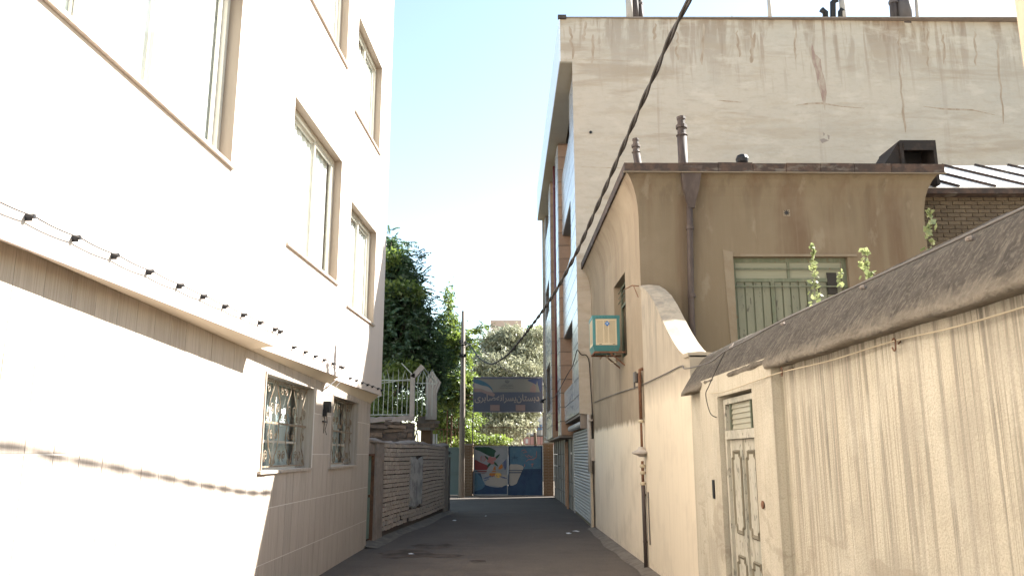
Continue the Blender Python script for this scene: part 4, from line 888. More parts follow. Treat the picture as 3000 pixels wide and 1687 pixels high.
MB().hexa([(a - .10, hy(a) - .012, 2.9), (a - .002, hy(a) - .012, 2.9), (a - .002, hy(a), 2.9), (a - .10, hy(a), 2.9), (a - .16, hy(a) - .012, 4.9), (a - .002, hy(a) - .012, 4.86), (a - .002, hy(a), 4.86), (a - .16, hy(a), 4.9)]).build('plaster_surround', 'surround', HS)
MB().box(a - .002, b + .14, hy(4.5) - .014, hy(4.5) - .003, 4.792, 4.83).build('plaster_surround', 'surround', HS)
# star vent
yv = hy(4.44); m = MB(); m.box(4.385, 4.495, yv - .008, yv, 5.46, 5.575); st = m.build('star_vent', 'surround', HS)
for k in range(4):
    t_ = k * math.pi / 4; d_ = Vector((math.cos(t_), 0, math.sin(t_))) * .046; n_ = Vector((-math.sin(t_), 0, math.cos(t_))) * .008; c_ = Vector((4.44, yv - .0085 - .0003 * k, 5.518))
    MB().add([tuple(c_ - d_ - n_), tuple(c_ + d_ - n_), tuple(c_ + d_ + n_), tuple(c_ - d_ + n_)], [(0, 1, 2, 3)]).build('slot', 'black', st)
# downpipe
DP = thing('downpipe', 'brown downpipe with a funnel head on the front of the ochre house', 'pipe', (2.85, 12.3, 0))
m = MB(); yq = 12.33; fu = [(.18, .16, 6.22), (.17, .15, 6.16), (.12, .10, 5.85), (.06, .06, 5.62), (.05, .05, 5.55)]
m.loft([[(2.87 - a, yq - b, z), (2.87 + a, yq - b, z), (2.87 + a, yq + .02, z), (2.87 - a, yq + .02, z)] for a, b, z in fu], 0, True, True); m.build('funnel_head', 'pipebrown', DP)
m = MB(); m.tube([(2.85, yq, 5.6), (2.83, yq, 5.0), (2.80, yq, 4.0), (2.79, yq, 0)], .05, 10); m.build('pipe', 'pipebrown', DP, smooth=True)
for z_ in (5.2, 4.1, 3.4, 2.2): MB().tube([(2.80 + (z_ - 3.4) * .02, yq, z_), (2.80 + (z_ - 3.4) * .02, yq, z_ + .06)], .062, 10).build('collar', 'pipebrown', DP)
# roof clutter
def stack(name, x, y, z, h, r, lean, lab, grp=None, mat='pipebrown', coll=True, cat='chimney'):
    t = thing(name, lab, cat, (x, y, z), grp)
    m = MB(); m.tube([(x, y, z), (x + lean * h, y, z + h * .78)], r, 10); m.build('flue', mat, t, smooth=True)
    if coll:
        m = MB(); zz = z + h * .78; xx = x + lean * h
        m.lathe((xx, y, zz - .02), [(r * 1.05, 0), (r * 1.25, .02), (r * .9, .05), (r * .9, h * .1), (r * 1.2, h * .1), (r * 1.2, h * .14), (r * .8, h * .15), (r * .8, h * .2), (r * .95, h * .21), (r * .95, h * .24)], 10); m.build('cowl', mat, t)
    return t
stack('chimney_flue', 2.34, 13.6, 6.1, 1.15, .065, -.10, 'short leaning brown flue at the left end of the ochre house roof', 'flues on the ochre house roof')
stack('chimney_flue', 3.06, 13.6, 6.1, 1.56, .085, 0, 'tall upright brown flue on the ochre house roof', 'flues on the ochre house roof')
t = thing('roof_ventilator', 'small round black turbine vent on the ochre house roof', 'vent', (4.12, 13.6, 6.1))
m = MB(); m.lathe((4.12, 13.6, 6.1), [(.06, 0), (.06, .68)], 10); m.build('neck', 'black', t)
m = MB(); m.lathe((4.12, 13.6, 6.76), [(.05, 0), (.10, .05), (.115, .11), (.09, .17), (.03, .2)], 14); m.build('turbine', 'black', t)
m = MB(); m.tube([(4.2, 13.2, 6.55), (5.2, 13.2, 6.5)], .02, 5); m.tube([(4.3, 13.0, 6.1), (4.3, 13.0, 6.53)], .02, 5); m.tube([(5.1, 13.0, 6.1), (5.1, 13.0, 6.5)], .02, 5); tag(m.build('roof_pipe', 'black'), 'thin dark pipe lying across the ochre house roof', 'pipe')
t = thing('roof_hood', 'dark metal hood with an open square mouth at the right end of the ochre roof', 'hood', (7.2, 13.3, 6))
def frame_box(x0, x1, z0, z1, y0, y1, tk, par, mat='flashing'):
    m = MB(); m.box(x0, x1, y0, y1, z1 - tk, z1); m.box(x0, x0 + tk, y0, y1, z0, z1 - tk); m.box(x1 - tk, x1, y0, y1, z0, z1 - tk); m.box(x0 + tk, x1 - tk, y1 - .03, y1, z0, z1 - tk); return m.build('mouth', mat, par)
frame_box(6.62, 7.23, 6.15, 6.945, 12.9, 13.7, .05, t, 'hood')
MB().box(6.67, 7.18, 12.88, 12.9, 6.76, 6.89).build('lintel', 'hood', t)
MB().prism([(6.22, 12.95, 6.35), (6.615, 12.95, 6.35), (6.615, 12.95, 6.93)], (0, .7, 0)).build('cheek', 'hood', t)
MB().box(6.68, 7.17, 13.3, 13.4, 6.1, 6.88).build('inner', 'black', t)
# lower brick house with metal roof
BH = thing('brick_outbuilding', 'old brick building with a bright ribbed metal roof behind the ochre house', 'building', (9, 14, 0))
MB().box(6.70, 13, 13.25, 17, 0, 6.04).build('wall_core', 'mortar', BH)
MAT['brownbrick'] = M('brown_stained_brick', (.105, .082, .058), .95, [LY(3, .45, .65, .6, (.06, .046, .035)), LY((8, 8, 2), .58, .66, .5, (.2, .15, .075))], rnd=.15, bump=(50, .5, .006))
zc = 4.6; k = 0; cnt = 0
while zc < 5.98:
    x = 6.72 + (k % 2) * .11
    while x < 9.6:
        if cnt < 300: piece('brick', 'brownbrick', BH, (x + .105, 13.245, zc + .032), (.2, .05, .058), (0, 0, random.uniform(-.02, .02))); cnt += 1
        x += .215
    zc += .072; k += 1
RP = [(6.8, 13.02, 6.14), (13, 13.02, 6.16), (13, 14.3, 7.02), (7.0, 14.3, 7.0)]
MB().prism(RP, (0, .02, -.03)).build('roof', 'zinc', BH)
MB().box(6.72, 13, 13.0, 13.05, 6.03, 6.12).box(6.72, 13, 13.05, 13.3, 6.03, 6.05).build('gutter', 'flashing', BH)
for i in range(8):
    xa = 7.0 + i * .62; xb = xa - .78
    f = lambda x, u: (x, 13.02 + 1.28 * u, 6.145 + .86 * u)
    lo = f(xa + .0, 0); hi = f(max(xb, 6.9), 1)
    MB().tube([(lo[0], lo[1], lo[2] + .02), (hi[0], hi[1], hi[2] + .02)], .022, 4).build('roof_seam', 'flashing', BH)

# ================================================================== BIG MARBLE BUILDING
BB = thing('marble_building', 'tall building with bare stained side wall and marble and tan tile alley front', 'building', (3, 24, 0))
by = lambda X: 19.2 + .0165 * (X - 1.93)
m = MB()
m.add([(1.60, by(1.6), 2.65), (21, by(21), 0), (21, by(21), 12.9), (1.56, by(1.56), 11.66 + 1.25), (1.56, by(1.56), 11.66)], [(0, 1, 2, 3, 4)])
m.add([(1.24, by(1.24), 11.66), (1.56, by(1.56), 11.66), (1.56, by(1.56), 12.91), (1.24, by(1.24), 12.91)], [(0, 1, 2, 3)])
m.add([(21, by(21), 0), (21, 33.5, 0), (21, 33.5, 12.9), (21, by(21), 12.9)], [(0, 1, 2, 3)])
m.add([(1.24, 19.19, 12.9), (21, 19.5, 12.9), (21, 33.5, 12.9), (1.1, 33.5, 12.9)], [(0, 1, 2, 3)])
m.add([(1.3, 33.45, 2.2), (21, 33.45, 0), (21, 33.45, 12.9), (1.3, 33.45, 12.9)], [(0, 1, 2, 3)])
m.add([(1.93, by(1.93), 0), (6, by(6), 0), (6, by(6), 2.7), (1.93, by(1.93), 2.7)], [(0, 1, 2, 3)])
m.build('end_wall', 'bigwall', BB)
MB().box(1.24, 21, 19.17, 19.5, 12.9, 12.93).build('parapet_cap', 'concrete', BB)
MB().box(1.2, 1.42, 19.12, 19.2, 12.86, 12.96).build('corner_cap', 'pipebrown', BB)
# eave: fascia boards + soffit
for i in range(4):
    z0_ = 11.66 + i * .315
    MB().hexa([(1.235, 19.18, z0_ + .006), (1.26, 19.18, z0_ + .006), (1.125, 33.4, z0_ + .006), (1.10, 33.4, z0_ + .006), (1.225, 19.18, z0_ + .309), (1.26, 19.18, z0_ + .309), (1.125, 33.4, z0_ + .309), (1.09, 33.4, z0_ + .309)]).build('fascia_board', 'fascia', BB)
MB().hexa([(1.25, 19.2, 11.64), (1.75, 19.21, 11.64), (1.75, 33.4, 11.64), (1.11, 33.4, 11.64), (1.25, 19.2, 11.66), (1.75, 19.21, 11.66), (1.75, 33.4, 11.66), (1.11, 33.4, 11.66)]).build('eave_soffit', 'eavesoffit', BB)
MB().box(1.10, 1.75, 33.38, 33.44, 11.6, 12.95).build('eave_end', 'eavesoffit', BB)
# recessed back plane of facade
MB().box(1.93, 1.97, 19.25, 33.4, 2.2, 11.64).build('rear_facade', 'tantile', BB)
MB().box(1.86, 2.0, 33.3, 33.44, 0, 2.2).build('corner_fill', 'greytile', BB)
def panelcol(x, y0, y1, zs, mat, t=.03):
    for a, b in zip(zs, zs[1:]):
        piece('panel', mat, BB, (x + t / 2 + random.uniform(-.002, .002), (y0 + y1) / 2, (a + b) / 2), (t, y1 - y0 - .012, b - a - .022))
RZ2 = [2.66 + .4235 * i for i in range(22)]
def zrange(lo, hi): return [z for z in RZ2 if lo - .05 < z < hi + .05]
OPN = [(3.55, 5.2), (7.0, 8.5), (10.4, 11.64)]
# bay 1 near strip
panelcol(1.60, 19.24, 21.0, RZ2, 'marble')
SPN = [(2.66, 3.55), (5.2, 7.0), (8.5, 10.4)]
for lo, hi in SPN:
    z = zrange(lo, hi); z = [lo] + [q for q in z if lo + .1 < q < hi - .1] + [hi]; panelcol(1.60, 21.0, 24.68, z, 'marble')
core = MB()
core.box(1.632, 1.93, 19.24, 20.97, 2.64, 11.64)
for lo, hi in SPN: core.box(1.632, 1.93, 20.97, 24.7, lo, hi)
core.box(1.50, 1.93, 24.74, 26.0, 2.25, 11.64); core.box(1.62, 1.93, 26.0, 28.5, 2.25, 11.64); core.box(1.43, 1.93, 28.5, 29.6, 2.25, 11.64); core.box(1.43, 1.93, 32.9, 33.4, 2.25, 11.64)
SPN3 = [(2.25, 3.3), (5.05, 7.0), (8.2, 10.4)]
for lo, hi in SPN3: core.box(1.43, 1.93, 29.6, 32.9, lo, hi)
core.build('facade_core', 'marblewhite', BB)
# camera facing tan tile strips
def tilestrip(x0, x1, y, z0, z1, h=.4235, n='tile'):
    zz = z0
    while zz < z1 - .03:
        t_ = min(zz + h, z1); piece(n, 'tantile', BB, ((x0 + x1) / 2, y, (zz + t_) / 2), (x1 - x0 - .004, .03, t_ - zz - .022)); zz += h
tilestrip(1.60, 1.93, 19.215, 2.66, 7.2)
tilestrip(1.50, 1.93, 24.72, 2.26, 11.62)
tilestrip(1.42, 1.66, 28.48, 2.26, 11.62)
for lo, hi in OPN: tilestrip(1.62, 1.93, 33.0 - .12, lo - .3, hi, .4)
panelcol(1.47, 24.76, 25.98, [2.26 + .4235 * i for i in range(23)], 'marble')
panelcol(1.40, 28.52, 29.6, [2.26 + .4235 * i for i in range(23)], 'marble')
panelcol(1.40, 32.9, 33.4, [2.26 + .4235 * i for i in range(23)], 'marble')
for lo, hi in SPN3:
    z = [lo]
    while z[-1] + .42 < hi - .1: z.append(z[-1] + .42)
    z.append(hi); panelcol(1.40, 29.62, 32.9, z, 'marble')
for bi, (y0, y1, ops) in enumerate(((21.0, 24.68, OPN), (29.6, 32.9, [(3.3, 5.05), (7.0, 8.2), (10.4, 11.64)]))):
    for lo, hi in ops:
        x = 1.88
        m = MB(); m.box(x - .03, x + .02, y0, y1, lo, lo + .05); m.box(x - .03, x + .02, y0, y1, hi - .05, hi); m.box(x - .03, x + .02, y0, y0 + .05, lo + .05, hi - .05); m.box(x - .03, x + .02, y1 - .05, y1, lo + .05, hi - .05); m.box(x - .03, x + .02, (y0 + y1) / 2 - .03, (y0 + y1) / 2 + .03, lo + .05, hi - .05)
        wo = m.build('window', 'alu', BB); MB().box(x, x + .006, y0, y1, lo, hi).build('pane', 'farblue', wo)
DR = thing('downpipe', 'tall maroon downpipe running up the marble front of the alley building', 'pipe', (1.5, 27, 2.4))
m = MB(); m.tube([(1.50, 26.8, 2.45), (1.50, 26.8, 11.6)], .065, 10); m.build('pipe', 'maroon', DR, smooth=True)
for z_ in (3.6, 6.1, 8.6, 10.8): MB().tube([(1.50, 26.8, z_), (1.50, 26.8, z_ + .08)], .078, 10).build('collar', 'maroon', DR)
# soffit under upper bays
MB().box(1.45, 1.93, 24.74, 33.4, 2.20, 2.25).box(1.62, 1.93, 19.24, 24.74, 2.60, 2.64).build('bay_soffit', 'concrete', BB)
# ground floor: shutter, box, posts, cladding
GFm = MB(); GFm.box(1.98, 2.1, 19.2, 33.4, 0, 2.7); GFm.build('ground_floor_core', 'greytile', BB)
SH = thing('roller_shutter', 'closed grey corrugated roller shutter at the near end of the marble building', 'shutter', (1.85, 22, 0))
for i in range(29):
    z0_ = .08 + i * .078
    MB().loft([[(1.885, 19.5, z0_), (1.858, 19.5, z0_ + .012), (1.845, 19.5, z0_ + .036), (1.858, 19.5, z0_ + .062), (1.885, 19.5, z0_ + .072)], [(1.885, 24.5, z0_), (1.858, 24.5, z0_ + .012), (1.845, 24.5, z0_ + .036), (1.858, 24.5, z0_ + .062), (1.885, 24.5, z0_ + .072)]], cap=False).build('slat', 'shutter', SH, smooth=True)
MB().box(1.882, 1.90, 19.5, 24.5, 0, 2.36).build('backing', 'doordark', SH)
MB().box(1.84, 1.90, 19.4, 19.5, 0, 2.3).box(1.84, 1.90, 24.5, 24.58, 0, 2.3).build('guide_rail', 'shutter', SH)
MB().tube([(1.76, 19.5, 2.44), (1.76, 24.5, 2.44)], .085, 12).build('roll', 'shutter', SH, smooth=True)
MB().box(1.62, 1.86, 19.26, 19.34, 2.30, 2.62).build('roll_bracket', 'concrete', SH)
MB().box(1.84, 1.92, 19.22, 19.40, 0, 2.0).build('door_post', 'paleplaster', BB)
t = thing('wall_pipe', 'pale upright pipe with junction boxes beside the roller shutter', 'pipe', (1.83, 19.15, 0))
m = MB(); m.tube([(1.82, 19.13, 1.3), (1.82, 19.13, 2.62)], .05, 10); m.build('pipe', 'concretepale', t, smooth=True)
MB().box(1.84, 1.93, 19.06, 19.17, 1.55, 2.05).build('junction_box', 'concretepale', t)
MB().box(1.79, 1.89, 19.02, 19.15, 2.46, 2.5).build('collar', 'concretepale', t)
yy = 24.62
zr = [0, .42, .84, 1.26, 1.70, 2.2]
while yy < 33.2:
    y1 = min(yy + 1.05, 33.35)
    rec = 26.4 < yy < 27.6
    for a, b in zip(zr, zr[1:]):
        xq = 1.90 - .02 * (yy - 24.6)
        piece('tile', 'greytile', BB, (xq + (.25 if rec else 0), (yy + y1) / 2, (a + b) / 2), (.05, y1 - yy - .02, b - a - .02))
    yy = y1
MB().box(1.74, 1.80, 26.25, 26.35, 0, 2.1).build('door_post', 'tantile', BB); MB().box(1.78, 1.84, 27.6, 27.7, 0, 2.1).build('door_post', 'tantile', BB)
MB().hexa([(1.90, 24.6, 0), (1.98, 24.6, 0), (1.98, 33.4, 0), (1.72, 33.4, 0), (1.90, 24.6, .01), (1.98, 24.6, .01), (1.98, 33.4, .01), (1.72, 33.4, .01)]).build('step', 'greytile', BB)
for y in (25.1, 27.9): MB().box(1.80, 1.84, y, y + .06, 1.7, 1.76).build('wall_light', 'white', BB)
m = MB(); m.tube([(1.37, 33.0, 3.9), (1.25, 32.9, 3.85)], .03, 6); m.lathe((1.22, 32.85, 3.74), [(.02, .14), (.07, .08), (.08, 0)], 10); tag(m.build('flood_lamp', 'black'), 'small dark lamp on the marble front beside the sign', 'lamp')
m = MB(); m.tube([(1.45, 33.0, 2.32), (1.30, 32.95, 2.40)], .02, 5); m.box(1.30, 1.48, 32.85, 32.95, 2.16, 2.24); tag(m.build('security_camera', 'white'), 'small white camera under the marble front beside the right gate pillar', 'camera')
# marks on the render wall
def stroke_poly(name, pts, mat, off=.004):
    P = [(*(q := at(px, py, 19.28))[:1], by(q[0]) - off, q[2]) for px, py in pts]; return MB().prism(P, (0, .002, 0)).build(name, mat, BB)
zS = lambda x, y: (2100 + x * 900 / 1863, y * 700 / 1449)
stroke_poly('red_smear', [zS(*p) for p in [(578, 262), (600, 330), (632, 360), (640, 430), (660, 490), (668, 560), (662, 610), (658, 672), (645, 620), (630, 560), (612, 500), (600, 430), (582, 380), (575, 300)]], 'redstain')
stroke_poly('plaster_chip', [zS(*p) for p in [(625, 845), (650, 838), (682, 852), (640, 868)]], 'mortar'); stroke_poly('plaster_chip', [zS(*p) for p in [(645, 800), (658, 812), (650, 826)]], 'mortar'); stroke_poly('plaster_chip', [zS(*p) for p in [(672, 815), (686, 822), (684, 845), (678, 845)]], 'mortar')
m = MB().tube([(2.0, 19.19, 9.71), (2.0, 19.16, 9.71)], .035, 10); m.build('drain_hole', 'black', BB)
def wallstroke(name, pts, wd, mat):
    P = [at(px, py, 19.28) for px, py in pts]; L_ = []; Q_ = []
    for i, p in enumerate(P):
        a, b = P[max(i - 1, 0)], P[min(i + 1, len(P) - 1)]; t = Vector((b[0] - a[0], b[2] - a[2])).normalized(); w_ = wd * random.uniform(.5, 1) * (.3 if i in (0, len(P) - 1) else 1)
        L_.append((p[0] - t.y * w_ / 2, by(p[0]) - .0035, p[2] + t.x * w_ / 2)); Q_.append((p[0] + t.y * w_ / 2, by(p[0]) - .0035, p[2] - t.x * w_ / 2))
    return MB().loft([[a, b] for a, b in zip(L_, Q_)], cap=False).build(name, mat, BB)
MAT['stainbrown'] = M('brown_run_stain', (.31, .235, .17), .95, [LY((9, 9, 2), .4, .6, .9, (.42, .35, .275), det=8)])
def wob(x0, y0, x1, y1, n=9, a=8): return [(x0 + (x1 - x0) * i / n + random.uniform(-a, a), y0 + (y1 - y0) * i / n) for i in range(n + 1)]
for q in [wob(1112, 165, 1112, 430, a=7) , wob(1112, 430, 1150, 800, a=6), wob(1715, 250, 1750, 745, a=7), wob(210, 170, 205, 385), wob(475, 190, 480, 360), wob(1285, 165, 1290, 400), wob(1380, 200, 1385, 380), wob(1575, 180, 1585, 390), wob(120, 190, 135, 350)]:
    wallstroke('run_stain', [zS(*p) for p in q], .07, 'stainbrown')
zT = lambda x, y: (1500 + x * 750 / 1552, y * 700 / 1449)
for q in [wob(345, 170, 370, 370, a=10), wob(450, 140, 430, 260, a=8), wob(492, 220, 485, 400, a=4), wob(865, 150, 862, 250), wob(1000, 200, 1000, 370, a=12), wob(1165, 150, 1150, 400, a=6), wob(1468, 200, 1455, 385, a=5)]:
    wallstroke('run_stain', [zT(*p) for p in q], .08, 'stainbrown')
for q in [[(0, 612), (70, 618), (150, 624)], [(480, 640), (560, 628), (640, 626), (760, 645), (900, 654)], [(1260, 640), (1380, 655), (1560, 660), (1700, 690)]]:
    wallstroke('plaster_seam', [zS(*p) for p in q], .05, 'stainbrown')
for q in [[(420, 1020), (600, 1025), (800, 1028)], [(400, 372), (560, 374), (700, 378)]]:
    wallstroke('plaster_seam', [zT(*p) for p in q], .03, 'stainbrown')
# roof flues
GRP = 'flues along the roof of the tall bare wall'
for (px, topy, basey, rr_, mt, lab) in [
   (1846, -8, 57, .10, 'concretepale', 'pale flue, leftmost of the three at the left end of the tall roof'), (1864, -8, 57, .09, 'pipebrown', 'flue with dark cowl, middle of the three at the left end of the tall roof'), (1879, 14, 57, .06, 'pipebrown', 'thin rusty flue, right of the three at the left end of the tall roof'),
   (2256, -10, 63, .055, 'concretepale', 'lone thin mast flue in the middle of the tall roof'), (2470, -12, 67, .085, 'concretepale', 'light flue right of the black vents on the tall roof'),
   (2620, 10, 72, .10, 'pipebrown', 'brown flue left of the thick dark pipe on the tall roof'), (2650, -14, 72, .2, 'fencedark', 'thick dark pipe stack at the right of the tall roof'), (2688, -10, 72, .045, 'concretepale', 'thin pale mast right of the thick dark pipe on the tall roof')]:
    b_ = at(px, basey, 19.5); a_ = at(px, topy, 19.5)
    t = thing('roof_flue', lab, 'flue', (b_[0], 19.5, 12.8), GRP)
    MB().tube([(b_[0], 19.5, 12.85), (a_[0] - .03, 19.5, a_[2] + .1)], rr_, 8).build('flue', mt, t, smooth=True)
    MB().lathe((a_[0] - .03, 19.5, a_[2] - .02), [(rr_ * 1.2, 0), (rr_ * 1.3, .06), (rr_ * .8, .12), (rr_ * .7, .2)], 8).build('cowl', 'fencedark', t)
t = thing('roof_vents', 'cluster of black branching vent elbows on the tall roof', 'vent', (8.4, 19.5, 12.9))
for px, ty, bend in ((2418, 38, -.12), (2440, 8, .1), (2463, 36, .05)):
    b_ = at(px, 64, 19.5); a_ = at(px, ty, 19.5); MB().tube([(b_[0], 19.5, 12.9), (a_[0], 19.5, a_[2]), (a_[0] + bend, 19.45, a_[2] + .06)], .08, 8).build('elbow', 'black', t, smooth=True)
m = MB(); b_ = at(2145, 60, 19.5); m.tube([(b_[0], 19.5, 12.9), (b_[0], 19.5, 13.15)], .012, 5); m.tube([(b_[0] - .08, 19.5, 13.08), (b_[0] + .03, 19.5, 13.08)], .012, 5); tag(m.build('aerial', 'concretepale'), 'tiny aerial on the tall roof left of the lone mast', 'aerial')
b_ = at(2723, 72, 19.5); tag(MB().lathe((b_[0], 19.5, 12.9), [(.12, 0), (.09, .06), (.04, .12)], 8).build('vent_cowl', 'rust'), 'small rusty cap on the tall roof right of the masts', 'cap')
a_ = at(2810, 72, 19.6); b_ = at(2895, 72, 19.6); tag(MB().box(a_[0], b_[0], 19.5, 19.8, 12.88, 12.98).build('parapet_slab', 'concretepale'), 'thin slab lying at the right end of the tall roof', 'slab')

# near building corner at top right
NB = thing('plaster_building', 'pale plastered building corner at the upper right edge of the picture', 'building', (4.2, 5, 0))
MB().box(4.145, 9, 5.0, 6.0, 0, 8).build('wall', 'paleplaster', NB)

# ================================================================== EVAPORATIVE COOLER
CL = thing('evaporative_cooler', 'teal and cream window air cooler hanging from a rusty bracket on the ochre house', 'air cooler', (1.7, 14.6, 3.5))
x0, x1, y0, y1, z0, z1 = 1.445, 1.925, 14.2, 14.85, 3.50, 4.14
MB().box(x0 + .02, x1 - .02, y0 + .02, y1 - .02, z0 + .03, z1 - .03).build('inner_box', 'coolerdark', CL)
m = MB(); e = .05
for a, b in ((x0, x0 + e), (x1 - e, x1)):
    for c, d in ((y0, y0 + e), (y1 - e, y1)): m.box(a, b, c, d, z0 + .1, z1 - .06)
m.hexa([(x0 + .03, y0 + .03, z0), (x1 - .03, y0 + .03, z0), (x1 - .03, y1 - .03, z0), (x0 + .03, y1 - .03, z0), (x0 - .005, y0 - .005, z0 + .1), (x1 + .005, y0 - .005, z0 + .1), (x1 + .005, y1 + .005, z0 + .1), (x0 - .005, y1 + .005, z0 + .1)])
m.box(x0 - .006, x1 + .006, y0 - .006, y1 + .006, z1 - .06, z1)
for i in range(7): m.box(x0 + .05 + i * .055, x0 + .08 + i * .055, y0 - .012, y0 - .006, z1 - .045, z1 - .01)
m.build('casing', 'coolerteal', CL)
m = MB(); fz0, fz1 = z0 + .105, z1 - .065
for a, b in ((x0 + .052, x0 + .075), (x1 - .075, x1 - .052), (x0 + .185, x0 + .205), (x1 - .205, x1 - .185)): m.box(a, b, y0 + .002, y0 + .018, fz0, fz1)
m.box(x0 + .052, x1 - .052, y0 + .001, y0 + .017, fz0, fz0 + .04); m.box(x0 + .052, x1 - .052, y0 + .001, y0 + .017, fz1 - .03, fz1)
m.build('front_grille_frame', 'coolercream', CL)
for (a, b) in ((x0 + .075, x0 + .185), (x0 + .205, x1 - .205), (x1 - .185, x1 - .075)):
    m = MB(); zz = fz0 + .045
    while zz < fz1 - .035: m.box(a, b, y0 + .005, y0 + .015, zz, zz + .0135); zz += .0185
    m.build('louver_panel', 'coolercream', CL)
m = MB(); m.box(x0 + .002, x0 + .018, y0 + .06, y0 + .08, fz0, fz1); m.box(x0 + .002, x0 + .018, y1 - .08, y1 - .06, fz0, fz1); m.box(x0 + .001, x0 + .017, y0 + .06, y1 - .06, fz0, fz0 + .04); m.box(x0 + .001, x0 + .017, y0 + .06, y1 - .06, fz1 - .03, fz1)
zz = fz0 + .045
while zz < fz1 - .035: m.box(x0 + .005, x0 + .015, y0 + .08, y1 - .08, zz, zz + .011); zz += .0185
m.build('side_grille', 'coolercream', CL)
cxm, czm = (x0 + x1) / 2 + .02, z1 - .15; dd = .048
bd = MB().prism([(cxm - dd, y0 - .002, czm), (cxm, y0 - .002, czm + dd), (cxm + dd, y0 - .002, czm), (cxm, y0 - .002, czm - dd)], (0, .004, 0)).build('badge', 'coolerblue', CL)
m = MB(); yb_ = y0 - .0035
for pts in ([(-.026, -.010), (-.012, .012), (.0, .022), (.012, .008), (.002, -.006), (-.012, -.010), (.02, -.014)], [(0.008, .012), (.022, .0)]):
    for (a, b), (c, d) in zip(pts, pts[1:]): m.tube([(cxm + a, yb_, czm + b), (cxm + c, yb_, czm + d)], .0028, 4)
m.build('mark', 'bluewhite', bd)
for xx_ in (x0 + .11, x1 - .13): MB().box(xx_, xx_ + .045, y0 - .001, y0 + .0008, fz0 + .012, fz0 + .02).build('slot', 'black', CL)
m = MB(); m.box(x0 + .02, rx(14.3) + .02, y0 + .02, y0 + .05, z0 - .035, z0 - .005); m.box(x0 + .02, rx(14.3) + .02, y1 - .05, y1 - .02, z0 - .035, z0 - .005); m.box(x0 + .02, x0 + .05, y0 + .05, y1 - .05, z0 - .035, z0 - .005)
for y in (y0 + .035, y1 - .035): m.tube([(x0 + .3, y, z0 - .03), (rx(14.3) + .01, y, z0 - .26)], .014, 5)
m.build('bracket', 'rust', CL)
m = MB(); m.tube([(x1 - .2, y0 + .3, z0 - .02), (x1 - .21, y0 + .25, z0 - .12), (x1 - .14, y0 + .2, z0 - .2), (x1 - .05, y0 + .15, z0 - .18)], .006, 5); m.build('hose', 'rope', CL)

# gas riser on right wall
GP = thing('gas_pipe', 'rusty gas riser with a regulator and shutoff valve on the pale wall', 'pipe', (1.98, 12.5, 0))
xg = rx(12.5) - .05
m = MB(); m.tube([(xg + .05, 12.45, 3.0), (xg, 12.45, 2.98), (xg - .005, 12.47, 2.9), (xg, 12.5, 2.2)], .026, 8); m.build('upper_pipe', 'rust', GP, smooth=True)
m = MB(); m.tube([(xg, 12.5, 2.2), (xg, 12.5, 1.78)], .02, 8); m.tube([(xg, 12.5, 1.6), (xg, 12.5, 1.26)], .022, 8); m.build('middle_pipe', 'rust', GP, smooth=True)
m = MB(); m.tube([(xg, 12.5, 1.26), (xg + .01, 12.52, .02)], .03, 8); m.build('lower_pipe', 'pipebrown', GP, smooth=True)
m = MB(); m.lathe((xg - .02, 12.45, 1.66), [(.03, 0), (.06, .02), (.14, .05), (.145, .07), (.06, .11), (.035, .15)], 14); m.build('regulator', 'concretepale', GP)
for z_ in (2.17, 1.50, 1.40, 1.24): MB().lathe((xg, 12.5, z_), [(.03, 0), (.045, .012), (.045, .04), (.03, .052)], 8).build('fitting', 'rope', GP)
MB().box(xg - .01, xg + .05, 12.55, 12.62, 1.08, 1.11).box(xg - .01, xg + .05, 12.55, 12.62, .40, .43).build('wall_clamp', 'rust', GP)
m = MB(); m.tube([(rx(12.2) - .012, 12.32, 1.15), (rx(12.2) - .012, 12.30, .4)], .012, 5); m.build('conduit', 'cablegrey', GP)
m = MB(); m.box(rx(12.8) - .09, rx(12.8) + .02, 12.62, 12.68, 2.80, 2.95); m.box(rx(12.8) - .12, rx(12.8) - .09, 12.5, 12.68, 2.8, 2.96); m.box(rx(12.8) - .12, rx(12.8) - .095, 12.62, 12.66, 2.70, 2.8)
tag(m.build('wall_bracket', 'cablegrey'), 'small grey metal box bracket at the head of the rusty riser', 'bracket')
m = MB(); m.tube([(rx(12.9) + .0, 12.55, 4.33), (rx(12.9) - .10, 12.6, 4.35), (rx(12.9) - .16, 13.0, 4.37)], .009, 5); m.tube([(rx(12.9) - .08, 12.58, 4.34), (rx(12.6) - .03, 12.5, 4.14)], .007, 5); tag(m.build('iron_hook', 'rust'), 'small rusty hook on the corner of the ochre house above the sloping wall', 'hook')

# ================================================================== CABLES
def cabl(name, lab, pts, r, mat, cat='cable', n=6, sub=6):
    P = []; pts = [Vector(p) for p in pts]
    for i in range(len(pts) - 1):
        p0 = pts[max(i - 1, 0)]; p1 = pts[i]; p2 = pts[i + 1]; p3 = pts[min(i + 2, len(pts) - 1)]
        for j in range(sub):
            t = j / sub; P.append(.5 * ((2 * p1) + (-p0 + p2) * t + (2 * p0 - 5 * p1 + 4 * p2 - p3) * t * t + (-p0 + 3 * p1 - 3 * p2 + p3) * t ** 3))
    P.append(pts[-1]); o = MB().tube(P, r, n).build(name, mat, None, True); return tag(o, lab, cat), P
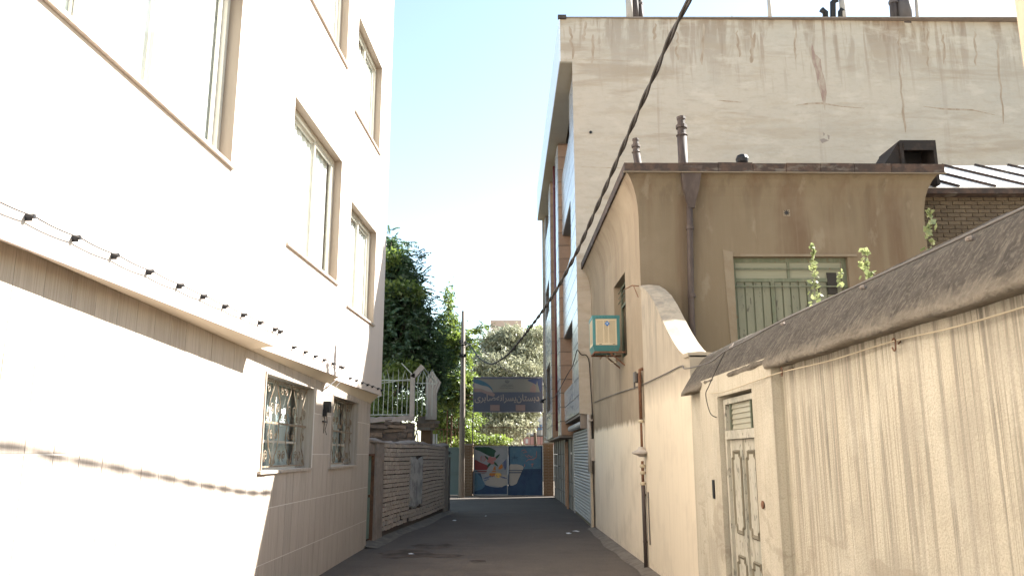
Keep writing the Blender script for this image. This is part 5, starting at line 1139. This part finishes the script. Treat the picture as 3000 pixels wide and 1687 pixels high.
# thick twisted service cable overhead
MAIN = [(2.25, 0, 5.9), (1.90, 2.8, 5.62), (1.48, 6.07, 5.41), (1.35, 7.06, 5.22), (1.21, 8.14, 4.97), (1.04, 9.47, 4.66), (.85, 10.95, 4.36), (.55, 13.26, 4.1), (.01, 17.35, 3.92), (-.25, 19.37, 3.95), (-.58, 21.92, 4.11), (-1.03, 25.38, 4.67), (-1.36, 27.94, 5.27), (-1.66, 30.21, 5.8), (-1.98, 32.9, 6.2)]
tc_ = thing('overhead_cable', 'thick twisted black cable swooping from the pole overhead across the alley', 'cable', (0, 17, 4))
pts = [Vector(p) for p in MAIN]; P = []
for i in range(len(pts) - 1):
    p0 = pts[max(i - 1, 0)]; p1 = pts[i]; p2 = pts[i + 1]; p3 = pts[min(i + 2, len(pts) - 1)]; L_ = (p2 - p1).length; nn = max(4, int(L_ / .1))
    for j in range(nn):
        t = j / nn; P.append(.5 * ((2 * p1) + (-p0 + p2) * t + (2 * p0 - 5 * p1 + 4 * p2 - p3) * t * t + (-p0 + 3 * p1 - 3 * p2 + p3) * t ** 3))
P.append(pts[-1])
for sgn in (0, 1):
    Q = []; s_ = 0
    for i, p in enumerate(P):
        if i: s_ += (P[i] - P[i - 1]).length
        a = s_ * 7.5 + sgn * math.pi; Q.append(p + Vector((math.cos(a), 0, math.sin(a))) * .0135)
    MB().tube(Q, .015, 6).build('strand', 'cable', tc_, True)
cabl('service_wire', 'thin wire from the pole across the silver tree to the sign', [(-1.98, 32.9, 6.0), at(1395, 1010, 33.5), at(1470, 1075, 33.7), at(1530, 1103, 33.8), at(1580, 1108, 33.8)], .012, 'cable')
WC = [at(1590, 1112, 33.0), (1.35, 27.5, 3.55), at(1665, 1092, 22.0), (1.56, 20.6, 3.93), (1.55, 19.6, 4.03), (1.57, 19.18, 4.15), (1.66, 19.16, 4.04), (1.78, 19.15, 4.02), (1.845, 19.15, 3.85), (1.865, 19.15, 3.4), (1.89, 19.14, 2.9)]
cabl('service_wire', 'thin black wire looping off the tan tiles beside the ochre house', WC, .012, 'cable')
cabl('service_wire', 'thin black wire running down the house corner beside the roller shutter', [(1.89, 19.14, 2.9), (1.90, 19.13, 2.2), (1.885, 19.13, 1.4), (1.90, 19.12, .06)], .014, 'cable')
cabl('wall_wire', 'thin dark wire sagging along the pale wall and up onto the coping', [(rx(18.84) - .02, 18.84, 2.88), (rx(16.2) - .02, 16.17, 2.84), (rx(14.5) - .02, 14.49, 2.80), (rx(13) - .02, 12.99, 2.76), (rx(11.3) - .02, 11.34, 2.75), (rx(10.5) - .02, 10.56, 2.75), (rx(9.7) - .02, 9.73, 2.75), (rx(9.1) - .1, 9.2, 2.66), (2.0, 8.12, 2.61), (2.01, 7.54, 2.65), (2.02, 6.76, 2.66), (2.04, 6.13, 2.685), (2.05, 4.74, 2.68), (2.06, 3.37, 2.67), (2.08, 1.5, 2.68)], .007, 'cablegrey')
cabl('wall_wire', 'dark wire dropping from the coping to the left side of the old door', [(2.015, 7.54, 2.65), (1.985, 7.75, 2.52), (1.95, 7.98, 2.36), (1.94, 8.08, 2.28), (1.95, 7.98, 2.1), (1.99, 7.90, 2.05)], .005, 'cable')
cabl('pale_wire', 'slack pale wire strung on hooks across the streaked plaster', [(rb(8.1) - .03, 8.15, 2.30), (rb(7.5) - .05, 7.5, 2.27), (rb(6.8) - .03, 6.77, 2.29), (rx(6.1) - .09, 6.1, 2.31), (rx(5.4) - .05, 5.3, 2.305), (rx(4.5) - .03, 4.48, 2.32), (rx(3.8) - .04, 3.8, 2.30), (rx(3.2) - .03, 3.1, 2.31), (rx(2) - .03, 1.8, 2.33)], .0045, 'rope', 'wire')
for (y, zz, off, lab) in ((6.1, 2.315, .09, 'rusty ring hook near the old door, holding the pale wire'), (4.46, 2.30, .03, 'rusty ring hook in the middle of the streaked plaster')):
    m = MB(); c = (rx(y) - off, y, zz); m.tube([(c[0] + .01 * math.cos(t), c[1] + .042 * math.cos(t), c[2] + .035 * math.sin(t)) for t in np.linspace(.6, 6.0, 16)], .0045, 5); m.tube([(c[0] + .01, c[1] - .03, c[2]), (rx(y) + .02, c[1], c[2] + .03)], .005, 5)
    tag(m.build('ring_hook', 'rust'), lab, 'hook', 'ring hooks in the wall')
for (y, lab) in ((3.62, 'grey knob insulator nearest the camera on the coping'), (4.74, 'grey knob insulator in the middle of the coping'), (6.13, 'grey knob insulator above the wall beside the old door'), (7.54, 'grey knob insulator at the far end of the coping above the door')):
    m = MB(); m.lathe((rx(y) - .045, y, 2.67), [(.0, 0), (.018, .004), (.022, .015), (.012, .03), (0, .034)], 8); m.tube([(rx(y) - .045, y - .03, 2.70), (rx(y) - .02, y, 2.725), (rx(y) - .045, y + .03, 2.70)], .004, 4)
    tag(m.build('insulator_knob', 'concrete'), lab, 'insulator', 'knob insulators on the coping')

# ================================================================== VEGETATION
def leaves(n, cents, size, asp=.45, orient_down=.3, shell=.55):
    """many small diamond leaves in the volume of ellipsoids; returns verts, faces"""
    W = np.array([c[3] * c[4] * c[5] for c in cents]); W = W ** .8 / (W ** .8).sum(); idx = rng.choice(len(cents), n, p=W); Cn = np.array(cents)[idx]
    d = rng.normal(size=(n, 3)); d /= np.linalg.norm(d, axis=1)[:, None]; rad = shell + (1 - shell) * rng.random(n) ** .6
    clump = 1 + .22 * np.sin(d[:, 0] * 7 + idx) * np.sin(d[:, 2] * 8 + idx * 2) + .12 * np.sin(d[:, 1] * 13 + d[:, 2] * 11)
    ctr = Cn[:, :3] + d * Cn[:, 3:6] * (rad * clump)[:, None]
    a = d * .6 + rng.normal(size=(n, 3)) * .7; a[:, 2] -= orient_down; a /= np.linalg.norm(a, axis=1)[:, None]
    b = np.cross(a, rng.normal(size=(n, 3))); b /= np.linalg.norm(b, axis=1)[:, None]
    s = size * rng.uniform(.6, 1.3, n)[:, None]
    v = np.stack([ctr - a * s * .5, ctr + b * s * asp * .5, ctr + a * s * .5, ctr - b * s * asp * .5], 1).reshape(-1, 3)
    f = np.arange(n * 4).reshape(-1, 4); return v, f
def fronds(n, cents, length, nl=8, lw=.028, ll=.11, outw=.9, shell=.5):
    V = []
    W = np.array([c[3] * c[4] * c[5] for c in cents]); W = W ** .8 / (W ** .8).sum(); idx = rng.choice(len(cents), n, p=W)
    for k in range(n):
        c = cents[idx[k]]; d = rng.normal(size=3); d /= np.linalg.norm(d); r = shell + (1 - shell) * rng.random() ** .6
        r *= 1 + .25 * math.sin(d[0] * 7 + k % 5) * math.sin(d[2] * 8)
        p = np.array(c[:3]) + d * np.array(c[3:6]) * r
        t = np.array([d[0], d[1], d[2] * .5]) * outw + rng.normal(size=3) * .35; t[2] += .1; t /= np.linalg.norm(t)
        L = length * rng.uniform(.6, 1.2); side = np.cross(t, [0, 0, 1.0]); side /= (np.linalg.norm(side) + 1e-6)
        side = side + rng.normal(size=3) * .25; side /= np.linalg.norm(side)
        for j in range(nl):
            u = (j + .5) / nl; q = p + t * L * u + np.array([0, 0, -.28 * L * u * u])
            for sg in (-1, 1):
                la = side * sg * .85 + t * .45 + np.array([0, 0, -.3]); la /= np.linalg.norm(la); l_ = ll * (1.1 - .5 * u); wv = np.cross(la, rng.normal(size=3)); wv /= np.linalg.norm(wv)
                V.append([q, q + la * l_ * .45 + wv * lw, q + la * l_, q + la * l_ * .45 - wv * lw])
    v = np.array(V).reshape(-1, 3); return v, np.arange(len(v)).reshape(-1, 4)
def npmesh(name, parts, parent):
    me = bpy.data.meshes.new(name); o = np.array(ORG[parent.name]) if parent else np.zeros(3)
    V = np.concatenate([p[0] for p in parts]) - o; nf = [len(p[1]) for p in parts]
    F = []; off = 0
    for p in parts: F.append(p[1] + off); off += len(p[0])
    F = np.concatenate(F)
    me.vertices.add(len(V)); me.vertices.foreach_set('co', V.ravel()); me.loops.add(len(F) * 4); me.loops.foreach_set('vertex_index', F.ravel().astype(np.int32))
    me.polygons.add(len(F)); me.polygons.foreach_set('loop_start', np.arange(0, len(F) * 4, 4, dtype=np.int32))
    mats = []
    for p in parts:
        if p[2] not in mats: mats.append(p[2])
    for mm in mats: me.materials.append(MAT[mm])
    mi = np.concatenate([np.full(n, mats.index(p[2]), dtype=np.int32) for n, p in zip(nf, parts)]); me.update(calc_edges=True); me.polygons.foreach_set('material_index', mi)
    me.validate()
    ob = bpy.data.objects.new(name, me); COL.objects.link(ob)
    if parent: ob.parent = parent
    return ob
def E(px, py, Y, r, rz=None, ry=None):
    p = at(px, py, Y); return (p[0], p[1], p[2], r, ry or r, rz or r)
def tree(name, label, base, cents, parts, limbs=6, tr_=.16, cat='tree', group=None):
    t = thing(name, label, cat, base, group)
    npmesh('crown', parts, t)
    m = MB(); top = max(cents, key=lambda c: c[2]); b = Vector(base); mid = b.lerp(Vector(top[:3]), .45) + Vector((.1, 0, 0))
    m.tube([b, b.lerp(mid, .5) + Vector((.08, .05, 0)), mid, Vector(top[:3])], [tr_, tr_ * .8, tr_ * .6, tr_ * .15], 8)
    for c in list(cents)[:limbs]:
        s = b.lerp(mid, random.uniform(.6, 1.0)); e = Vector(c[:3]); m.tube([s, s.lerp(e, .5) + Vector((0, 0, -.15)), e], [tr_ * .4, tr_ * .25, tr_ * .08], 6)
        for k in range(3):
            e2 = e + Vector((random.uniform(-1, 1) * c[3], random.uniform(-1, 1) * c[4], random.uniform(-.6, 1) * c[5])) * .8; m.tube([s.lerp(e, .6), e2], [tr_ * .15, tr_ * .04], 5)
    m.build('trunk', 'bark', t, smooth=True); return t
# 1 dark pinnate tree rising behind the fence
c1 = [E(1135, 740, 28, .75, .8), E(1165, 780, 28, .8, .7), E(1195, 830, 28, .6, .5), E(1130, 870, 28, 1.2, 1.0), E(1190, 910, 27.5, .95, .75), E(1235, 950, 27.5, .55, .5), E(1150, 980, 28, 1.3, .9), E(1215, 1010, 27.5, .9, .7), E(1270, 1040, 28, .5, .7), E(1265, 1120, 28.5, .55, .6), E(1140, 1080, 28.5, 1.4, .9), E(1230, 1080, 28, .8, .7), E(1060, 900, 29, 1.6, 1.8), E(1050, 1080, 29, 1.6, 1.2)]
cin = [(c[0], c[1] + .3, c[2], c[3] * .75, c[4] * .75, c[5] * .75) for c in c1]
f1 = fronds(2100, c1, .62, 9, .03, .15, shell=.55); l1 = leaves(26000, cin, .2, .45, shell=.2); ly = leaves(2600, [E(1160, 850, 27, .9, .35), E(1215, 860, 27, .5, .35), E(1140, 760, 27.3, .5, .4), E(1190, 1090, 27, .9, .5)], .16, .5, shell=.2)
tree('broadleaf_tree', 'tall dark green tree with feathery drooping leaves behind the iron railing', (-4.6, 28.5, 0), c1, [(*f1, 'leafdark'), (*l1, 'leafdark'), (*ly, 'leafmid')], 8, .2)
# 2 slender lighter tree
c2 = [E(1314, 880, 36, .28, .75), E(1312, 950, 36, .6, .7), E(1325, 1000, 36, .9, .6), E(1290, 1030, 36, .9, .7), E(1350, 1050, 35.5, .6, .7), E(1300, 1110, 35, .95, .6), E(1345, 1140, 35, .8, .5), E(1305, 1170, 34.8, .9, .4), E(1420, 958, 35, .28, .12), E(1390, 970, 35, .4, .15), E(1380, 1010, 35, .35, .3), E(1275, 1090, 35.5, .7, .8), E(1370, 1190, 35.5, .5, .5), E(1290, 1220, 36, .8, .5)]
f2 = fronds(900, c2, .5, 8, .028, .13, shell=.3); l2 = leaves(14000, c2, .15, .5, shell=.25); l2b = leaves(8000, [E(1340, 1130, 34.8, .9, .6), E(1305, 1170, 34.7, .8, .4), E(1380, 1130, 35, .45, .6), E(1325, 1000, 35.6, .8, .5)], .16, .5, shell=.2)
tree('broadleaf_tree', 'slender bright green tree with a pointed top behind the utility pole', (-2.75, 36, 0), c2, [(*f2, 'leafdark'), (*l2, 'leafmid'), (*l2b, 'leafmid')], 6, .12)
# 3 silver green tree behind the gate
c3 = [E(1575, 985, 44, .7, .6), E(1590, 1060, 44, .9, .8), E(1380, 1130, 44, .8, .8), E(1395, 1220, 44, 1.0, .7), E(1450, 1290, 44, 1.4, .5), E(1400, 1050, 44, .5, .5), E(1440, 1010, 44, .9, .7), E(1480, 1000, 44, 1.1, .8), E(1500, 980, 44, .8, .6), E(1540, 1040, 44, 1.2, .9), E(1420, 1080, 43, 1.1, 1.0), E(1480, 1090, 43, 1.4, 1.1), E(1560, 1110, 43, 1.1, 1.1), E(1400, 1180, 43, 1.0, 1.0), E(1460, 1190, 42.5, 1.3, 1.0), E(1540, 1190, 43, 1.2, .8), E(1420, 1250, 42, 1.1, .7), E(1490, 1250, 42, 1.1, .7), E(1540, 1240, 42.5, .7, .5)]
l3 = leaves(46000, c3, .27, .24, .5, shell=.15); 
tree('olive_tree', 'wide silvery green tree filling the view behind the school sign', (-.6, 43.5, 0), c3, [(*l3, 'leafgrey')], 9, .2)
c4 = [E(1545, 1000, 48, .9, .9), E(1580, 1040, 48, .9, 1.2), E(1510, 1030, 48, .9, .8)]
tree('broadleaf_tree', 'darker small tree rising behind the silvery tree beside the marble building', (1.4, 48, 0), c4, [(*leaves(7000, c4, .2, .4, shell=.3), 'leafdark'), (*leaves(1600, [E(1575, 972, 47.5, .5, .35)], .2, .5, shell=.2), 'leafyellow')], 3, .12)
# shrubs behind the railing and gates
c5 = [E(1100, 1150, 23.5, .55, .5), E(1150, 1200, 23.5, .6, .45), E(1200, 1190, 23.5, .45, .4), E(1120, 1230, 23, .6, .3), E(1230, 1200, 24.6, .3, .3), E(1080, 1210, 23, .5, .45)]
t = thing('shrub', 'bright green climbing shrub tangled behind the pale iron railing', 'shrub', (-3.3, 23.5, 0)); npmesh('foliage', [(*leaves(5200, c5, .11, .6, shell=.2), 'leafmid')], t)
m = MB(); 
for c in c5: m.tube([(-3.3, 23.5, 0), (c[0], c[1], c[2] - .3), c[:3]], [.03, .02, .008], 5)
m.build('stems', 'bark', t)
c6 = [E(1310, 1170, 37.5, .9, .6), E(1370, 1230, 37.5, .8, .6), E(1300, 1280, 37.5, .9, .5), E(1380, 1300, 37.5, .9, .5), E(1330, 1200, 36.5, .6, .5), E(1300, 1250, 36.5, .6, .5), E(1360, 1260, 36.5, .5, .6), E(1390, 1290, 37, .7, .35), E(1320, 1300, 36, .7, .35), E(1450, 1290, 37.5, .8, .3)]
t = thing('shrub', 'sunlit green shrub behind the rusty railing left of the school gate', 'shrub', (-2.6, 36.5, 0)); npmesh('foliage', [(*leaves(12000, c6, .15, .55, shell=.2), 'leafmid')], t)
m = MB()
for c in c6: m.tube([(-2.6, 36.5, 0), (c[0], c[1], c[2] - .3), c[:3]], [.04, .02, .008], 5)
m.build('stems', 'bark', t)
# sprigs over the coping
def sprig(label, px, py_base, py_top, Y, lean=0, n=70, w=.07):
    Yb = Y + .25; b = at(px, py_base + 25, Yb); tp = at(px + lean, py_top, Yb)
    base = (b[0], b[1], 2.35)
    t = thing('vine_sprig', label, 'plant', base, 'leafy sprigs growing over the coping')
    m = MB(); bv = Vector(base); tv = Vector(tp); m.tube([bv, bv.lerp(tv, .5) + Vector((.015, 0, 0)), tv], [.005, .004, .002], 5); m.build('stem', 'bark', t)
    V = []
    for i in range(n):
        u = rng.random() ** .8; c = np.array(bv.lerp(tv, .35 + .65 * u)); r = w * (1.15 - .8 * u); a = rng.normal(size=3); a /= np.linalg.norm(a)
        c = c + a * r * rng.random() ; s = .022 * rng.uniform(.6, 1.3); d = rng.normal(size=3); d /= np.linalg.norm(d); e = np.cross(d, rng.normal(size=3)); e /= np.linalg.norm(e)
        V.append([c - d * s, c + e * s * .75, c + d * s, c - e * s * .75])
    v = np.array(V).reshape(-1, 3); npmesh('leaves', [(v, np.arange(len(v)).reshape(-1, 4), 'leafvine')], t)
sprig('tallest leafy sprig over the coping, in front of the green window', 2385, 880, 720, 6.0, -4, 110, .07)
sprig('thin dim sprig over the coping at the right of the green window', 2455, 850, 765, 5.5, 6, 35, .04)
sprig('short bushy sprig over the coping, right of the green window', 2545, 800, 727, 5.0, -12, 80, .075)
sprig('upright sprig highest up the coping, before the brown brick wall', 2705, 725, 617, 4.35, 20, 80, .06)

# ================================================================== FAR BUILDINGS
FB = thing('far_building', 'pinkish brick building with a flat roof far behind the trees', 'building', (-1, 72, 0))
a = at(1435, 975, 70); b = at(1600, 968, 70)
MB().box(a[0], b[0] + 2, 70, 80, 0, a[2] - .2).build('wall', 'farwhite', FB)
MB().box(a[0] - .2, b[0] + 2, 69.8, 80, a[2] - .2, a[2] + .15).build('roof', 'fargrey', FB)
c_ = at(1437, 938, 71); d_ = at(1528, 940, 71); MB().box(c_[0], d_[0], 71, 75, a[2], c_[2]).build('roof_room', 'farbrick', FB)
for i in range(3): x = a[0] + 1 + i * 1.6; MB().box(x, x + .8, 69.9, 70, a[2] - 2.4, a[2] - 1.2).build('window', 'farblue', FB)
FC = thing('school_building', 'white school wall with a red band seen over the right end of the gate', 'building', (2, 55, 0))
MB().box(.4, 6, 55, 60, 0, 4.05).build('wall', 'farwhite', FC)
MB().box(.38, 6, 54.96, 55, 2.3, 2.85).build('red_band', 'farred', FC)
MB().box(.38, 6, 54.9, 55, 2.86, 2.95).build('ledge', 'fencedark', FC)
for i in range(5): MB().box(.62 + i * .3, .78 + i * .3, 54.93, 54.96, 2.42, 2.7).build('letter_panel', 'farwhite' if i % 2 else 'farred', FC)
for x in (.95, 1.75): MB().box(x, x + .28, 54.9, 55, 3.3, 3.65).build('window', 'farblue', FC)
for x in (1.5, 1.62, 1.74, 1.86): MB().box(x, x + .03, 54.9, 54.98, 2.95, 3.9).build('pilaster', 'fargrey', FC)
